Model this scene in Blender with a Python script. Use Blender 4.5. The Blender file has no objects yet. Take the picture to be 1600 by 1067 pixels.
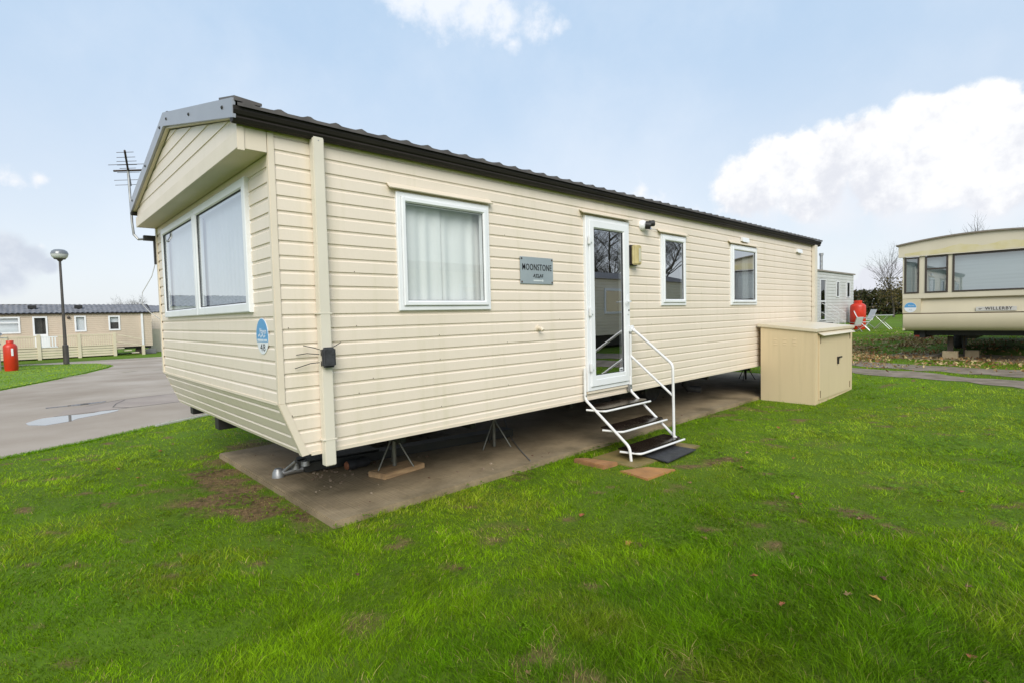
import bpy, bmesh, math, random
import numpy as np
from mathutils import Vector, Matrix
random.seed(7)
rng = np.random.default_rng(11)
SC = bpy.context.scene
COL = SC.collection

# ------------------------------------------------------------------ camera
cam_d = bpy.data.cameras.new('camera')
cam = bpy.data.objects.new('camera', cam_d); COL.objects.link(cam)
CF = Vector((-0.72753946, 0.68438245, -0.0480312))
CR = Vector((0.68582148, 0.72736418, -0.02429483))
CU = Vector((-0.01830922, 0.05061628, 0.99855033))
m = Matrix((CR, CU, -CF)).transposed().to_4x4()
m.translation = Vector((3.94056, -1.39100, 1.60))
cam.matrix_world = m
cam_d.sensor_width = 36; cam_d.lens = 36 * 832.6 / 1600
cam_d.clip_start = .05; cam_d.clip_end = 3000
SC.camera = cam
CX, CY = 3.94, -1.39

# ------------------------------------------------------------------ light
SUN_DIR = Vector((0.66, -0.50, 0.62)).normalized()      # towards the sun
sun_el = math.asin(SUN_DIR.z); sun_rot = math.atan2(SUN_DIR.x, SUN_DIR.y)
sd = bpy.data.lights.new('sun', 'SUN'); sd.energy = 1.5; sd.angle = math.radians(40); sd.color = (1, .955, .88)
so = bpy.data.objects.new('sun', sd); COL.objects.link(so)
so.rotation_euler = (-SUN_DIR).to_track_quat('-Z', 'Y').to_euler()

W = bpy.data.worlds.new('World'); SC.world = W; W.use_nodes = True
nt = W.node_tree; N = nt.nodes; L = nt.links
N.clear()
def nn(t, **k):
    n = N.new(t)
    for a, b in k.items(): setattr(n, a, b)
    return n
def mth(op, a, b=None, clamp=False):
    n = N.new('ShaderNodeMath'); n.operation = op; n.use_clamp = clamp
    for i, v in enumerate((a, b)):
        if v is None: continue
        if isinstance(v, (int, float)): n.inputs[i].default_value = v
        else: L.new(v, n.inputs[i])
    return n.outputs[0]
def mixc(f, a, b):
    n = N.new('ShaderNodeMix'); n.data_type = 'RGBA'
    for s, v in ((n.inputs['Factor'], f), (n.inputs['A'], a), (n.inputs['B'], b)):
        if isinstance(v, (int, float)): s.default_value = v
        elif isinstance(v, tuple): s.default_value = (*v, 1)
        else: L.new(v, s)
    return n.outputs['Result']
sky = nn('ShaderNodeTexSky', sky_type='NISHITA', sun_disc=False)
sky.sun_elevation = sun_el; sky.sun_rotation = sun_rot
sky.air_density = 1.0; sky.dust_density = 1.6; sky.ozone_density = 1.5
tc = nn('ShaderNodeTexCoord')
D = tc.outputs['Generated']
sep = nn('ShaderNodeSeparateXYZ'); L.new(D, sep.inputs[0]); DZ = sep.outputs[2]
# perturb the direction with noise so that the cloud outlines are ragged
def noise(scale, detail, rough=.55, off=(0, 0, 0)):
    mp = nn('ShaderNodeVectorMath', operation='ADD'); L.new(D, mp.inputs[0]); mp.inputs[1].default_value = off
    n = nn('ShaderNodeTexNoise'); n.inputs['Scale'].default_value = scale
    n.inputs['Detail'].default_value = detail; n.inputs['Roughness'].default_value = rough
    L.new(mp.outputs[0], n.inputs['Vector']); return n
nzA = noise(9, 9, .62); nzB = noise(26, 6, .6, (3, 1, 7)); nzC = noise(70, 5, .6, (5, 2, 1)); nzV = noise(3.2, 6, .6, (9, 4, 2))
def sphere_dir(px, py):
    d = CF + CR * ((px - 800) / 832.6) - CU * ((py - 533.5) / 832.6)
    return d.normalized()
def blobs(lst):
    out = None
    for (px, py, r) in lst:
        d = sphere_dir(px, py)
        n = nn('ShaderNodeVectorMath', operation='DISTANCE'); L.new(D, n.inputs[0]); n.inputs[1].default_value = d
        rr = (d - sphere_dir(px + r, py)).length
        v = mth('SUBTRACT', 1.0, mth('DIVIDE', n.outputs['Value'], rr))
        out = v if out is None else mth('MAXIMUM', out, v)
    return out
def mapr(v, a, b, c=0., d=1., smooth=True):
    n = nn('ShaderNodeMapRange'); n.interpolation_type = 'SMOOTHSTEP' if smooth else 'LINEAR'
    L.new(v, n.inputs[0]); n.inputs[1].default_value = a; n.inputs[2].default_value = b
    n.inputs[3].default_value = c; n.inputs[4].default_value = d; return n.outputs[0]
nA = mth('SUBTRACT', nzA.outputs['Fac'], .5); nB = mth('SUBTRACT', nzB.outputs['Fac'], .5); nC = mth('SUBTRACT', nzC.outputs['Fac'], .5)
big = blobs([(1362, 436, 30), (1395, 432, 34), (1342, 452, 26), (1420, 440, 40), (1380, 460, 40), (1170, 292, 66), (1215, 262, 66), (1260, 250, 62), (1300, 245, 75), (1350, 225, 70), (1400, 235, 90), (1440, 195, 75), (1500, 180, 72),
             (1545, 170, 70), (1590, 200, 95), (1480, 255, 110), (1380, 280, 80), (1270, 295, 70), (1640, 230, 130), (1720, 220, 150), (1560, 275, 90), (1830, 260, 150)])
bigm = mth('ADD', big, mth('ADD', mth('MULTIPLY', nC, .14), mth('ADD', mth('MULTIPLY', nA, 1.15), mth('MULTIPLY', nB, .60))))
bigmask = mapr(bigm, .0, .30)
# flatter, softer underside
low = blobs([(1200, 300, 80), (1300, 315, 95), (1420, 300, 110), (1540, 305, 110), (1700, 300, 150)])
lowmask = mth('MULTIPLY', mapr(mth('ADD', low, mth('MULTIPLY', nA, 1.2)), .0, .75), .75)
top = blobs([(690, -10, 65), (745, 8, 52), (790, 35, 42), (840, 42, 45), (872, 45, 22), (803, 70, 22), (640, -20, 60)])
topmask = mth('MULTIPLY', mapr(mth('ADD', top, mth('ADD', mth('MULTIPLY', nA, 2.4), mth('ADD', mth('MULTIPLY', nC, .7), mth('MULTIPLY', nB, 1.3)))), .0, 1.0), .72)
small = blobs([(0, 278, 30), (25, 284, 26), (62, 280, 24), (1370, 440, 40), (1400, 425, 36), (1345, 455, 30), (1000, 305, 30), (1030, 320, 40), (1080, 335, 40),
               (1330, 470, 40), (-150, 200, 120), (560, 95, 26), (10, 349, 22), (40, 372, 20), (65, 385, 18)])
smallm = mth('MULTIPLY', mapr(mth('ADD', mth('MULTIPLY', small, .55), mth('ADD', mth('MULTIPLY', nA, 2.6), mth('MULTIPLY', nB, .8))), .30, .85), .8)
grey = blobs([(10, 395, 55), (45, 405, 40), (0, 430, 50), (75, 415, 22), (-80, 400, 110), (-200, 380, 140)])
greym = mth('MULTIPLY', mapr(mth('ADD', grey, mth('ADD', mth('MULTIPLY', nA, 1.2), mth('MULTIPLY', nB, .4))), .0, .55), .9)
veil = mapr(nzV.outputs['Fac'], .3, .8)
hz = mapr(DZ, .0, .52)                                   # pale air low down
skyc = nn('ShaderNodeMix', data_type='RGBA'); skyc.blend_type = 'MULTIPLY'; skyc.inputs['Factor'].default_value = 1
L.new(sky.outputs[0], skyc.inputs['A']); skyc.inputs['B'].default_value = (.115, .115, .115, 1)
base = mixc(.74, skyc.outputs['Result'], mixc(hz, (.84, .875, .92), (.54, .72, .93)))
base = mixc(mth('MULTIPLY', veil, .34), base, (.84, .88, .94))
big_sh = mapr(mth('ADD', mth('ADD', mth('MULTIPLY', nB, 1.5), mth('MULTIPLY', nA, 1.5)), mth('ADD', mth('MULTIPLY', DZ, 3.6), mth('MULTIPLY', nC, .5))), .30, 1.05)
c1 = mixc(greym, base, mixc(mapr(nzB.outputs['Fac'], .35, .7), (.57, .62, .71), (.69, .735, .80)))
c2 = mixc(smallm, c1, (.90, .90, .92))
c3 = mixc(topmask, c2, (.92, .93, .96))
c4 = mixc(lowmask, c3, (.80, .82, .87))
c5 = mixc(bigmask, c4, mixc(big_sh, (.72, .74, .80), (.93, .935, .945)))
bg = nn('ShaderNodeBackground'); L.new(c5, bg.inputs[0]); bg.inputs[1].default_value = .54
wo = nn('ShaderNodeOutputWorld'); L.new(bg.outputs[0], wo.inputs[0])

vs = SC.view_settings
vs.view_transform = 'Standard'; vs.look = 'None'; vs.gamma = 1; vs.exposure = 1.06
SC.cycles.use_denoising = True
SC.cycles.max_bounces = 8; SC.cycles.transparent_max_bounces = 16
SC.cycles.caustics_reflective = False; SC.cycles.caustics_refractive = False

# ------------------------------------------------------------------ materials
MATS = {}
def pm(name, c1, c2=None, scale=4., rough=.6, rough2=None, bump=0., bscale=None, metal=0., detail=5, stretch=(1, 1, 1), lo=.35, hi=.65, spec=.5, coat=0.):
    if name in MATS: return MATS[name]
    M = bpy.data.materials.new(name); M.use_nodes = True
    t = M.node_tree; b = t.nodes['Principled BSDF']
    b.inputs['Metallic'].default_value = metal; b.inputs['Roughness'].default_value = rough
    b.inputs['Specular IOR Level'].default_value = spec; b.inputs['Coat Weight'].default_value = coat
    if c2 is None: c2 = tuple(x * .86 for x in c1)
    tcn = t.nodes.new('ShaderNodeTexCoord'); mp = t.nodes.new('ShaderNodeMapping'); mp.inputs['Scale'].default_value = stretch
    t.links.new(tcn.outputs['Object'], mp.inputs[0])
    nz = t.nodes.new('ShaderNodeTexNoise'); nz.inputs['Scale'].default_value = scale; nz.inputs['Detail'].default_value = detail
    t.links.new(mp.outputs[0], nz.inputs['Vector'])
    mr = t.nodes.new('ShaderNodeMapRange'); mr.inputs[1].default_value = lo; mr.inputs[2].default_value = hi
    t.links.new(nz.outputs['Fac'], mr.inputs[0])
    mx = t.nodes.new('ShaderNodeMix'); mx.data_type = 'RGBA'
    mx.inputs['A'].default_value = (*c1, 1); mx.inputs['B'].default_value = (*c2, 1)
    t.links.new(mr.outputs[0], mx.inputs['Factor']); t.links.new(mx.outputs['Result'], b.inputs['Base Color'])
    if rough2 is not None:
        r = t.nodes.new('ShaderNodeMapRange'); r.inputs[1].default_value = lo; r.inputs[2].default_value = hi
        r.inputs[3].default_value = rough; r.inputs[4].default_value = rough2
        t.links.new(nz.outputs['Fac'], r.inputs[0]); t.links.new(r.outputs[0], b.inputs['Roughness'])
    if bump:
        n2 = t.nodes.new('ShaderNodeTexNoise'); n2.inputs['Scale'].default_value = bscale or scale * 6; n2.inputs['Detail'].default_value = 6
        t.links.new(mp.outputs[0], n2.inputs['Vector'])
        bp = t.nodes.new('ShaderNodeBump'); bp.inputs['Strength'].default_value = bump; bp.inputs['Distance'].default_value = .02
        t.links.new(n2.outputs['Fac'], bp.inputs['Height']); t.links.new(bp.outputs[0], b.inputs['Normal'])
    MATS[name] = M
    return M
def glass(name, tint=(.9, .94, .93), boost=1.0, base=.05, rough=.0):
    if name in MATS: return MATS[name]
    M = bpy.data.materials.new(name); M.use_nodes = True; t = M.node_tree; t.nodes.clear()
    o = t.nodes.new('ShaderNodeOutputMaterial'); mx = t.nodes.new('ShaderNodeMixShader')
    tr = t.nodes.new('ShaderNodeBsdfTransparent'); tr.inputs[0].default_value = (*tint, 1)
    gl = t.nodes.new('ShaderNodeBsdfGlossy'); gl.inputs['Roughness'].default_value = rough; gl.inputs[0].default_value = (.95, .97, 1, 1)
    fw_ = t.nodes.new('ShaderNodeLayerWeight'); fw_.inputs[0].default_value = .5; fr = t.nodes.new('ShaderNodeMath'); fr.operation = 'POWER'; fr.inputs[1].default_value = 3.6; t.links.new(fw_.outputs['Facing'], fr.inputs[0])
    ml = t.nodes.new('ShaderNodeMath'); ml.operation = 'MULTIPLY_ADD'; ml.use_clamp = True
    ml.inputs[1].default_value = boost; ml.inputs[2].default_value = base
    tcn = t.nodes.new('ShaderNodeTexCoord'); nz = t.nodes.new('ShaderNodeTexNoise'); nz.inputs['Scale'].default_value = 1.3
    bp = t.nodes.new('ShaderNodeBump'); bp.inputs['Strength'].default_value = .02; bp.inputs['Distance'].default_value = .02
    t.links.new(tcn.outputs['Object'], nz.inputs['Vector']); t.links.new(nz.outputs['Fac'], bp.inputs['Height']); t.links.new(bp.outputs[0], gl.inputs['Normal'])
    t.links.new(fr.outputs[0], ml.inputs[0]); t.links.new(ml.outputs[0], mx.inputs[0])
    t.links.new(tr.outputs[0], mx.inputs[1]); t.links.new(gl.outputs[0], mx.inputs[2]); t.links.new(mx.outputs[0], o.inputs[0])
    MATS[name] = M; return M

CREAM = pm('cream_siding', (.765, .668, .555), (.725, .635, .52), 1.1, .38, bump=.03, bscale=60, stretch=(1, 1, .35), lo=.42, hi=.72)
def streaks(M, col, fac, scale=5., stretch=(1.6, 1.6, .12), lo=.52, hi=.80):
    t = M.node_tree; b = t.nodes['Principled BSDF']; src = b.inputs['Base Color'].links[0].from_socket
    tcn = t.nodes.new('ShaderNodeTexCoord'); mp = t.nodes.new('ShaderNodeMapping'); mp.inputs['Scale'].default_value = stretch; t.links.new(tcn.outputs['Object'], mp.inputs[0])
    nz = t.nodes.new('ShaderNodeTexNoise'); nz.inputs['Scale'].default_value = scale; nz.inputs['Detail'].default_value = 7; nz.inputs['Roughness'].default_value = .62; t.links.new(mp.outputs[0], nz.inputs['Vector'])
    mr = t.nodes.new('ShaderNodeMapRange'); mr.inputs[1].default_value = lo; mr.inputs[2].default_value = hi; mr.inputs[4].default_value = fac; t.links.new(nz.outputs['Fac'], mr.inputs[0])
    mx = t.nodes.new('ShaderNodeMix'); mx.data_type = 'RGBA'; t.links.new(mr.outputs[0], mx.inputs['Factor']); t.links.new(src, mx.inputs['A']); mx.inputs['B'].default_value = (*col, 1)
    t.links.new(mx.outputs['Result'], b.inputs['Base Color'])
streaks(CREAM, (.50, .46, .27), .30)
CREAM_T = pm('cream_trim', (.73, .638, .515), (.68, .595, .47), 3, .45)
PIPE = pm('cream_pipe', (.70, .645, .54), (.65, .60, .50), 2, .4)
UPVC = pm('white_upvc', (.80, .81, .82), (.75, .76, .77), 3, .3)
GUT = pm('dark_gutter', (.018, .0148, .013), (.030, .025, .021), 5, .6, spec=.25, stretch=(1, .2, 1))
TILE = pm('dark_roof_tile', (.060, .052, .048), (.105, .093, .086), 7, .55)
FASC = pm('grey_fascia', (.36, .37, .40), (.32, .33, .36), 2, .35, metal=.3)
STEEL = pm('galvanised_steel', (.42, .43, .44), (.30, .30, .29), 9, .45, metal=.7)
RUST = pm('rusty_steel', (.09, .06, .045), (.05, .04, .035), 11, .75)
BLACK = pm('black_steel', (.012, .012, .012), (.02, .018, .016), 6, .55)
RUBBER = pm('black_rubber', (.025, .026, .028), (.045, .046, .05), 18, .7, bump=.3)
WHITEP = pm('white_paint', (.78, .77, .76), (.70, .69, .67), 5, .35)
TREAD = pm('wet_brown_tread', (.016, .010, .008), (.024, .016, .011), 5, .12, rough2=.28, bump=.05)
CURT = pm('white_curtain', (.77, .79, .78), (.73, .75, .74), 3, .9)
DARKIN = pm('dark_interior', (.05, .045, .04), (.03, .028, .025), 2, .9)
WOOD = pm('weathered_timber', (.50, .33, .17), (.33, .21, .11), 5, .8, bump=.3, stretch=(6, 1, 6))
CONC = None
GLASS = glass('window_glass', tint=(.96, .975, .97), boost=.8, base=.085)
GLASSF = glass('front_glass', tint=(.92, .95, .96), boost=.75, base=.25)
GLASSD = glass('dark_glass', tint=(.6, .62, .62), boost=.5, base=.48)
GLASSK = glass('dull_glass', tint=(.55, .57, .56), boost=.4, base=.12)
RED = pm('red_paint', (.62, .035, .012), (.50, .03, .012), 4, .35)
SIGN = pm('silver_sign', (.36, .41, .43), (.32, .37, .39), 3, .35, metal=.25)
INK = pm('dark_ink', (.018, .02, .022), None, 4, .5)
PALEINK = pm('pale_ink', (.62, .66, .66), None, 4, .5)
BLUE = pm('sticker_blue', (.10, .33, .60), (.09, .30, .56), 3, .45)
STWHITE = pm('sticker_white', (.78, .80, .83), None, 3, .45)
BRNFR = pm('brown_frame', (.045, .033, .025), (.06, .045, .035), 5, .45)

# ------------------------------------------------------------------ mesh helpers
class MB:
    def __init__(s): s.v = []; s.f = []
    def add(s, vs, fs):
        o = len(s.v); s.v += [tuple(v) for v in vs]; s.f += [tuple(i + o for i in f) for f in fs]
    def box(s, x0, x1, y0, y1, z0, z1, T=None):
        vs = [(x, y, z) for x in (x0, x1) for y in (y0, y1) for z in (z0, z1)]
        if T: vs = [T(*v) for v in vs]
        s.add(vs, [(0, 1, 3, 2), (4, 6, 7, 5), (0, 4, 5, 1), (2, 3, 7, 6), (0, 2, 6, 4), (1, 5, 7, 3)])
    def hexa(s, b, t):      # two quads (bottom, top), same order
        s.add(list(b) + list(t), [(3, 2, 1, 0), (4, 5, 6, 7), (0, 1, 5, 4), (1, 2, 6, 5), (2, 3, 7, 6), (3, 0, 4, 7)])
    def tube(s, pts, r, n=8, r2=None, cap=True):
        pts = [Vector(p) for p in pts]; rings = []
        up = Vector((0, 0, 1))
        for i, p in enumerate(pts):
            a = pts[max(i - 1, 0)]; b = pts[min(i + 1, len(pts) - 1)]
            d = (b - a).normalized()
            u = d.cross(up)
            if u.length < .05: u = d.cross(Vector((1, 0, 0)))
            u.normalize(); w = d.cross(u)
            rr = r if r2 is None else r + (r2 - r) * i / (len(pts) - 1)
            # keep the bend width
            if 0 < i < len(pts) - 1:
                c = (pts[i] - a).normalized().dot(d); rr = rr / max(c, .6)
            rings.append([p + (u * math.cos(2 * math.pi * k / n) + w * math.sin(2 * math.pi * k / n)) * rr for k in range(n)])
        vs = [v for q in rings for v in q]; fs = []
        for i in range(len(pts) - 1):
            for k in range(n):
                fs.append((i * n + k, i * n + (k + 1) % n, (i + 1) * n + (k + 1) % n, (i + 1) * n + k))
        if cap: fs += [tuple(range(n))[::-1], tuple((len(pts) - 1) * n + k for k in range(n))]
        s.add(vs, fs)
    def lathe(s, prof, c, n=24, axis='z', caps=True):
        vs = []; fs = []
        for (r, z) in prof:
            for k in range(n):
                a = 2 * math.pi * k / n
                q = (r * math.cos(a), r * math.sin(a), z)
                if axis == 'x': q = (q[2], q[0], q[1])
                if axis == 'y': q = (q[0], q[2], q[1])
                vs.append((c[0] + q[0], c[1] + q[1], c[2] + q[2]))
        for i in range(len(prof) - 1):
            for k in range(n): fs.append((i * n + k, i * n + (k + 1) % n, (i + 1) * n + (k + 1) % n, (i + 1) * n + k))
        if caps: fs += [tuple(range(n))[::-1], tuple((len(prof) - 1) * n + k for k in range(n))]
        s.add(vs, fs)
    def prism(s, poly, d0, d1, T):     # poly in (u,z), depth d
        n = len(poly)
        vs = [T(u, z, d0) for u, z in poly] + [T(u, z, d1) for u, z in poly]
        s.add(vs, [tuple(range(n))[::-1], tuple(range(n, 2 * n))] + [(i, (i + 1) % n, n + (i + 1) % n, n + i) for i in range(n)])
    def ring(s, u0, u1, z0, z1, prof, T):   # profile (inset, depth) swept mitred round a rectangle
        vs = []
        for (i, d) in prof:
            vs += [T(u0 + i, z0 + i, d), T(u1 - i, z0 + i, d), T(u1 - i, z1 - i, d), T(u0 + i, z1 - i, d)]
        fs = []
        for k in range(len(prof) - 1):
            for j in range(4): fs.append((k * 4 + j, k * 4 + (j + 1) % 4, (k + 1) * 4 + (j + 1) % 4, (k + 1) * 4 + j))
        s.add(vs, fs)
    def sheet(s, fn, nu, nv):
        vs = [fn(i / nu, j / nv) for j in range(nv + 1) for i in range(nu + 1)]
        s.add(vs, [(j * (nu + 1) + i, j * (nu + 1) + i + 1, (j + 1) * (nu + 1) + i + 1, (j + 1) * (nu + 1) + i) for j in range(nv) for i in range(nu)])
    def build(s, name, mat, parent=None, smooth=None, bevel=0., recalc=True, loc=None, segs=2):
        me = bpy.data.meshes.new(name); me.from_pydata(s.v, [], s.f)
        if recalc or bevel:
            bm = bmesh.new(); bm.from_mesh(me)
            bmesh.ops.remove_doubles(bm, verts=bm.verts, dist=1e-5)
            if recalc: bmesh.ops.recalc_face_normals(bm, faces=bm.faces)
            if bevel:
                es = [e for e in bm.edges if len(e.link_faces) == 2 and e.calc_face_angle(0) > .5]
                bmesh.ops.bevel(bm, geom=es, offset=bevel, segments=segs, affect='EDGES', clamp_overlap=True)
            bm.to_mesh(me); bm.free()
        if smooth is not None:
            me.polygons.foreach_set('use_smooth', [True] * len(me.polygons))
            try: me.set_sharp_from_angle(angle=math.radians(smooth))
            except Exception: pass
        me.materials.append(mat)
        o = bpy.data.objects.new(name, me); COL.objects.link(o)
        if parent is not None: o.parent = parent; o.matrix_parent_inverse = pinv(parent)
        return o
def pinv(p):
    return Matrix.Translation(p.location).inverted() if p.type == 'EMPTY' else Matrix.Identity(4)
def tag(o, label=None, cat=None, group=None, kind=None):
    for k, v in (('label', label), ('category', cat), ('group', group), ('kind', kind)):
        if v: o[k] = v
    return o
def empty(name, loc, label, cat, group=None):
    o = bpy.data.objects.new(name, None); COL.objects.link(o); o.location = loc; o.empty_display_size = .2
    return tag(o, label, cat, group)
def text_mesh(name, body, size, mat, parent, origin, xdir, ydir, depth=.002, width=None, align='CENTER', shear=0., bold=0.):
    cu = bpy.data.curves.new(name, 'FONT'); cu.body = body; cu.size = size; cu.extrude = depth; cu.align_x = align; cu.align_y = 'CENTER'; cu.shear = shear
    cu.offset = bold; cu.space_character = 1.14; cu.resolution_u = 3
    t = bpy.data.objects.new(name, cu); COL.objects.link(t)
    dg = bpy.context.evaluated_depsgraph_get(); dg.update()
    me = bpy.data.meshes.new_from_object(t.evaluated_get(dg))
    bpy.data.objects.remove(t)
    co = np.zeros(len(me.vertices) * 3); me.vertices.foreach_get('co', co); co = co.reshape(-1, 3)
    if width: co[:, 0] *= width / max(np.ptp(co[:, 0]), 1e-6)
    X = np.array(xdir, float); Y = np.array(ydir, float); Z = np.cross(X, Y)
    w = np.array(origin) + co[:, :1] * X + co[:, 1:2] * Y + co[:, 2:3] * Z
    me.vertices.foreach_set('co', w.ravel()); me.update(); me.name = name
    me.materials.clear(); me.materials.append(mat)
    o = bpy.data.objects.new(name, me); COL.objects.link(o)
    if parent is not None: o.parent = parent; o.matrix_parent_inverse = pinv(parent)
    return o
def siding(mb, T, zlo, zhi, ulo, uhi, openings, p, zs, cove=.015):
    """shiplap boards: flat face, cove at the top of each board, lipped by the board above"""
    pts = []; k = math.floor((zlo - zs) / p)
    z = zs + k * p
    while z < zhi:
        pts += [(z, 0), (z + .73 * p, 0), (z + .83 * p, -cove * .64), (z + p, -cove * .52)]
        z += p
    brk = sorted({o[2] for o in openings} | {o[3] for o in openings} | {zlo, zhi})
    def ivals(z):
        iv = [[ulo(z), uhi(z), 1, 1]]
        for (a, b, c, d) in openings:
            if c < z < d:
                nw = []
                for i in iv:
                    if b <= i[0] or a >= i[1]: nw.append(i); continue
                    if a > i[0]: nw.append([i[0], a, i[2], 0])
                    if b < i[1]: nw.append([b, i[1], 0, i[3]])
                iv = nw
        return iv
    for (za, da), (zb, db) in zip(pts, pts[1:]):
        if abs(za - zb) < 1e-9:
            if zlo < za < zhi:
                for a, b, fa, fb in ivals(za + 1e-6):
                    if b > a: mb.add([T(a, za, da), T(b, za, da), T(b, zb, db), T(a, zb, db)], [(0, 1, 2, 3)])
            continue
        cuts = [za] + [q for q in brk if za < q < zb] + [zb]
        for a0, b0 in zip(cuts, cuts[1:]):
            if b0 <= zlo + 1e-9 or a0 >= zhi - 1e-9: continue
            f = lambda q: da + (db - da) * (q - za) / (zb - za)
            for a, b, fa, fb in ivals((a0 + b0) / 2):
                al, au = (ulo(a0), ulo(b0)) if fa else (a, a)
                bl, bu = (uhi(a0), uhi(b0)) if fb else (b, b)
                if bl < al: bl = al
                if bu < au: bu = au
                if bl - al < 1e-6 and bu - au < 1e-6: continue
                mb.add([T(al, a0, f(a0)), T(bl, a0, f(a0)), T(bu, b0, f(b0)), T(au, b0, f(b0))], [(0, 1, 2, 3)])
def hgt(x, y):
    return .0175 * (min(max(y, 9), 70) - 9) - .0125 * (min(max(-x, 9), 70) - 9)
def hgt_np(x, y):
    return .0175 * (np.clip(y, 9, 70) - 9) - .0125 * (np.clip(-x, 9, 70) - 9)
def vnoise(x, y, s, seed=0):
    x = np.asarray(x, float) / s; y = np.asarray(y, float) / s
    ix = np.floor(x).astype(np.int64); iy = np.floor(y).astype(np.int64); fx = x - ix; fy = y - iy
    fx = fx * fx * (3 - 2 * fx); fy = fy * fy * (3 - 2 * fy)
    def hsh(a, b):
        n = (a * 374761393 + b * 668265263 + seed * 974634777) & 0xffffffff
        n = ((n ^ (n >> 13)) * 1274126177) & 0xffffffff
        return ((n ^ (n >> 16)) & 0xffff) / 65535.
    return (hsh(ix, iy) * (1 - fx) + hsh(ix + 1, iy) * fx) * (1 - fy) + (hsh(ix, iy + 1) * (1 - fx) + hsh(ix + 1, iy + 1) * fx) * fy
def fbm(x, y, s, seed=0):
    return (vnoise(x, y, s, seed) + .5 * vnoise(x, y, s * .5, seed + 1) + .25 * vnoise(x, y, s * .25, seed + 2)) / 1.75
def sm(a, b, v): t = np.clip((v - a) / (b - a), 0, 1); return t * t * (3 - 2 * t)
def np_mesh(name, verts, loops, starts, mat, col=None, smooth=False):
    me = bpy.data.meshes.new(name)
    me.vertices.add(len(verts)); me.vertices.foreach_set('co', np.asarray(verts, np.float32).ravel())
    me.loops.add(len(loops)); me.loops.foreach_set('vertex_index', np.asarray(loops, np.int32))
    me.polygons.add(len(starts)); me.polygons.foreach_set('loop_start', np.asarray(starts, np.int32))
    if smooth: me.polygons.foreach_set('use_smooth', np.ones(len(starts), bool))
    if col is not None:
        a = me.attributes.new('col', 'FLOAT_COLOR', 'POINT')
        a.data.foreach_set('color', np.concatenate([col, np.ones((len(col), 1))], 1).astype(np.float32).ravel())
    me.update(calc_edges=True); me.validate()
    me.materials.append(mat)
    o = bpy.data.objects.new(name, me); COL.objects.link(o); return o

# ------------------------------------------------------------------ ground
# bare patches: x, y, radius, strength
DIRT = [(-2.25, .2, .34, .9), (-1.85, .12, .36, .95), (-1.45, .10, .38, 1.), (-1.05, .14, .34, 1.), (-.7, .2, .28, 1.), (-.4, .25, .22, .9), (-1.5, -.3, .26, .6), (-1.1, -.32, .22, .5), (-2.0, -.35, .2, .5), (-2.9, .32, .34, .7),
        (-3.4, .9, .4, .7), (1.30, 3.85, .28, 1.), (1.42, 4.1, .16, .8), (2.72, .72, .15, .75), (1.4, -.15, .10, .6), (-.05, .15, .22, .4), (.05, 2.2, .3, .5), (.9, 1.2, .3, .35), (.3, 7.2, .35, .6),
        (.15, 6.4, .25, .6), (1.9, 5.6, .35, .3), (2.6, 4.4, .35, .3), (2.3, 3.1, .2, .4)]
def dirt_at(x, y):
    n = fbm(x, y, .35, 5)
    d = np.zeros_like(x)
    for (a, b, r, s) in DIRT:
        q = np.hypot(x - a, y - b) / r
        d = np.maximum(d, s * .78 * sm(1.1, .4, q + (n - .5) * 2.4 + (fbm(x, y, .12, 6) - .5) * 1.6))
    fl = sm(.66, .76, fbm(x, y, .17, 77)) * sm(.40, .58, fbm(x, y, 1.3, 78)) * .62      # worm casts, scuffs
    return np.maximum(d, fl)
xs = np.unique(np.concatenate([[-600, -300, -150, -100], np.arange(-70, -9, 2.), np.arange(-9, 9.01, .11), [9], np.arange(10, 60, 4.), [100, 300, 600]]))
ys = np.unique(np.concatenate([[-600, -300, -100], np.arange(-60, -6, 4.), np.arange(-6, 9, .11), [9], np.arange(9, 26, .25), np.arange(26, 70, 2.), [70, 100, 300, 600]]))
XX, YY = np.meshgrid(xs, ys)
x_, y_ = XX.ravel(), YY.ravel()
zz = hgt_np(x_, y_)
near = sm(13, 8, np.hypot(x_ - CX, y_ - CY)) * sm(-4.9, -3.6, x_) * (y_ < 10.5)
inpad = sm(.55, .1, np.maximum(np.maximum(x_ - .1, -3.5 - x_), np.maximum(.2 - y_, y_ - 12)))
zz = zz + near * (fbm(x_, y_, 1.6, 3) - .52) * .045 * (1 - inpad) - near * (1 - inpad) * .0
nx = len(xs); ny = len(ys)
I, J = np.meshgrid(np.arange(nx - 1), np.arange(ny - 1)); q = (J * nx + I).ravel()
loops = np.stack([q, q + 1, q + nx + 1, q + nx], 1)
dcol = dirt_at(x_, y_)
GM = bpy.data.materials.new('soil_and_turf'); GM.use_nodes = True
t = GM.node_tree; b = t.nodes['Principled BSDF']; b.inputs['Roughness'].default_value = .9; b.inputs['Specular IOR Level'].default_value = .2
at = t.nodes.new('ShaderNodeAttribute'); at.attribute_name = 'col'
sp = t.nodes.new('ShaderNodeSeparateColor'); t.links.new(at.outputs['Color'], sp.inputs[0])
tcn = t.nodes.new('ShaderNodeTexCoord')
def gnoise(s, det=6):
    n = t.nodes.new('ShaderNodeTexNoise'); n.inputs['Scale'].default_value = s; n.inputs['Detail'].default_value = det; n.inputs['Roughness'].default_value = .65
    t.links.new(tcn.outputs['Object'], n.inputs['Vector']); return n.outputs['Fac']
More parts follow.
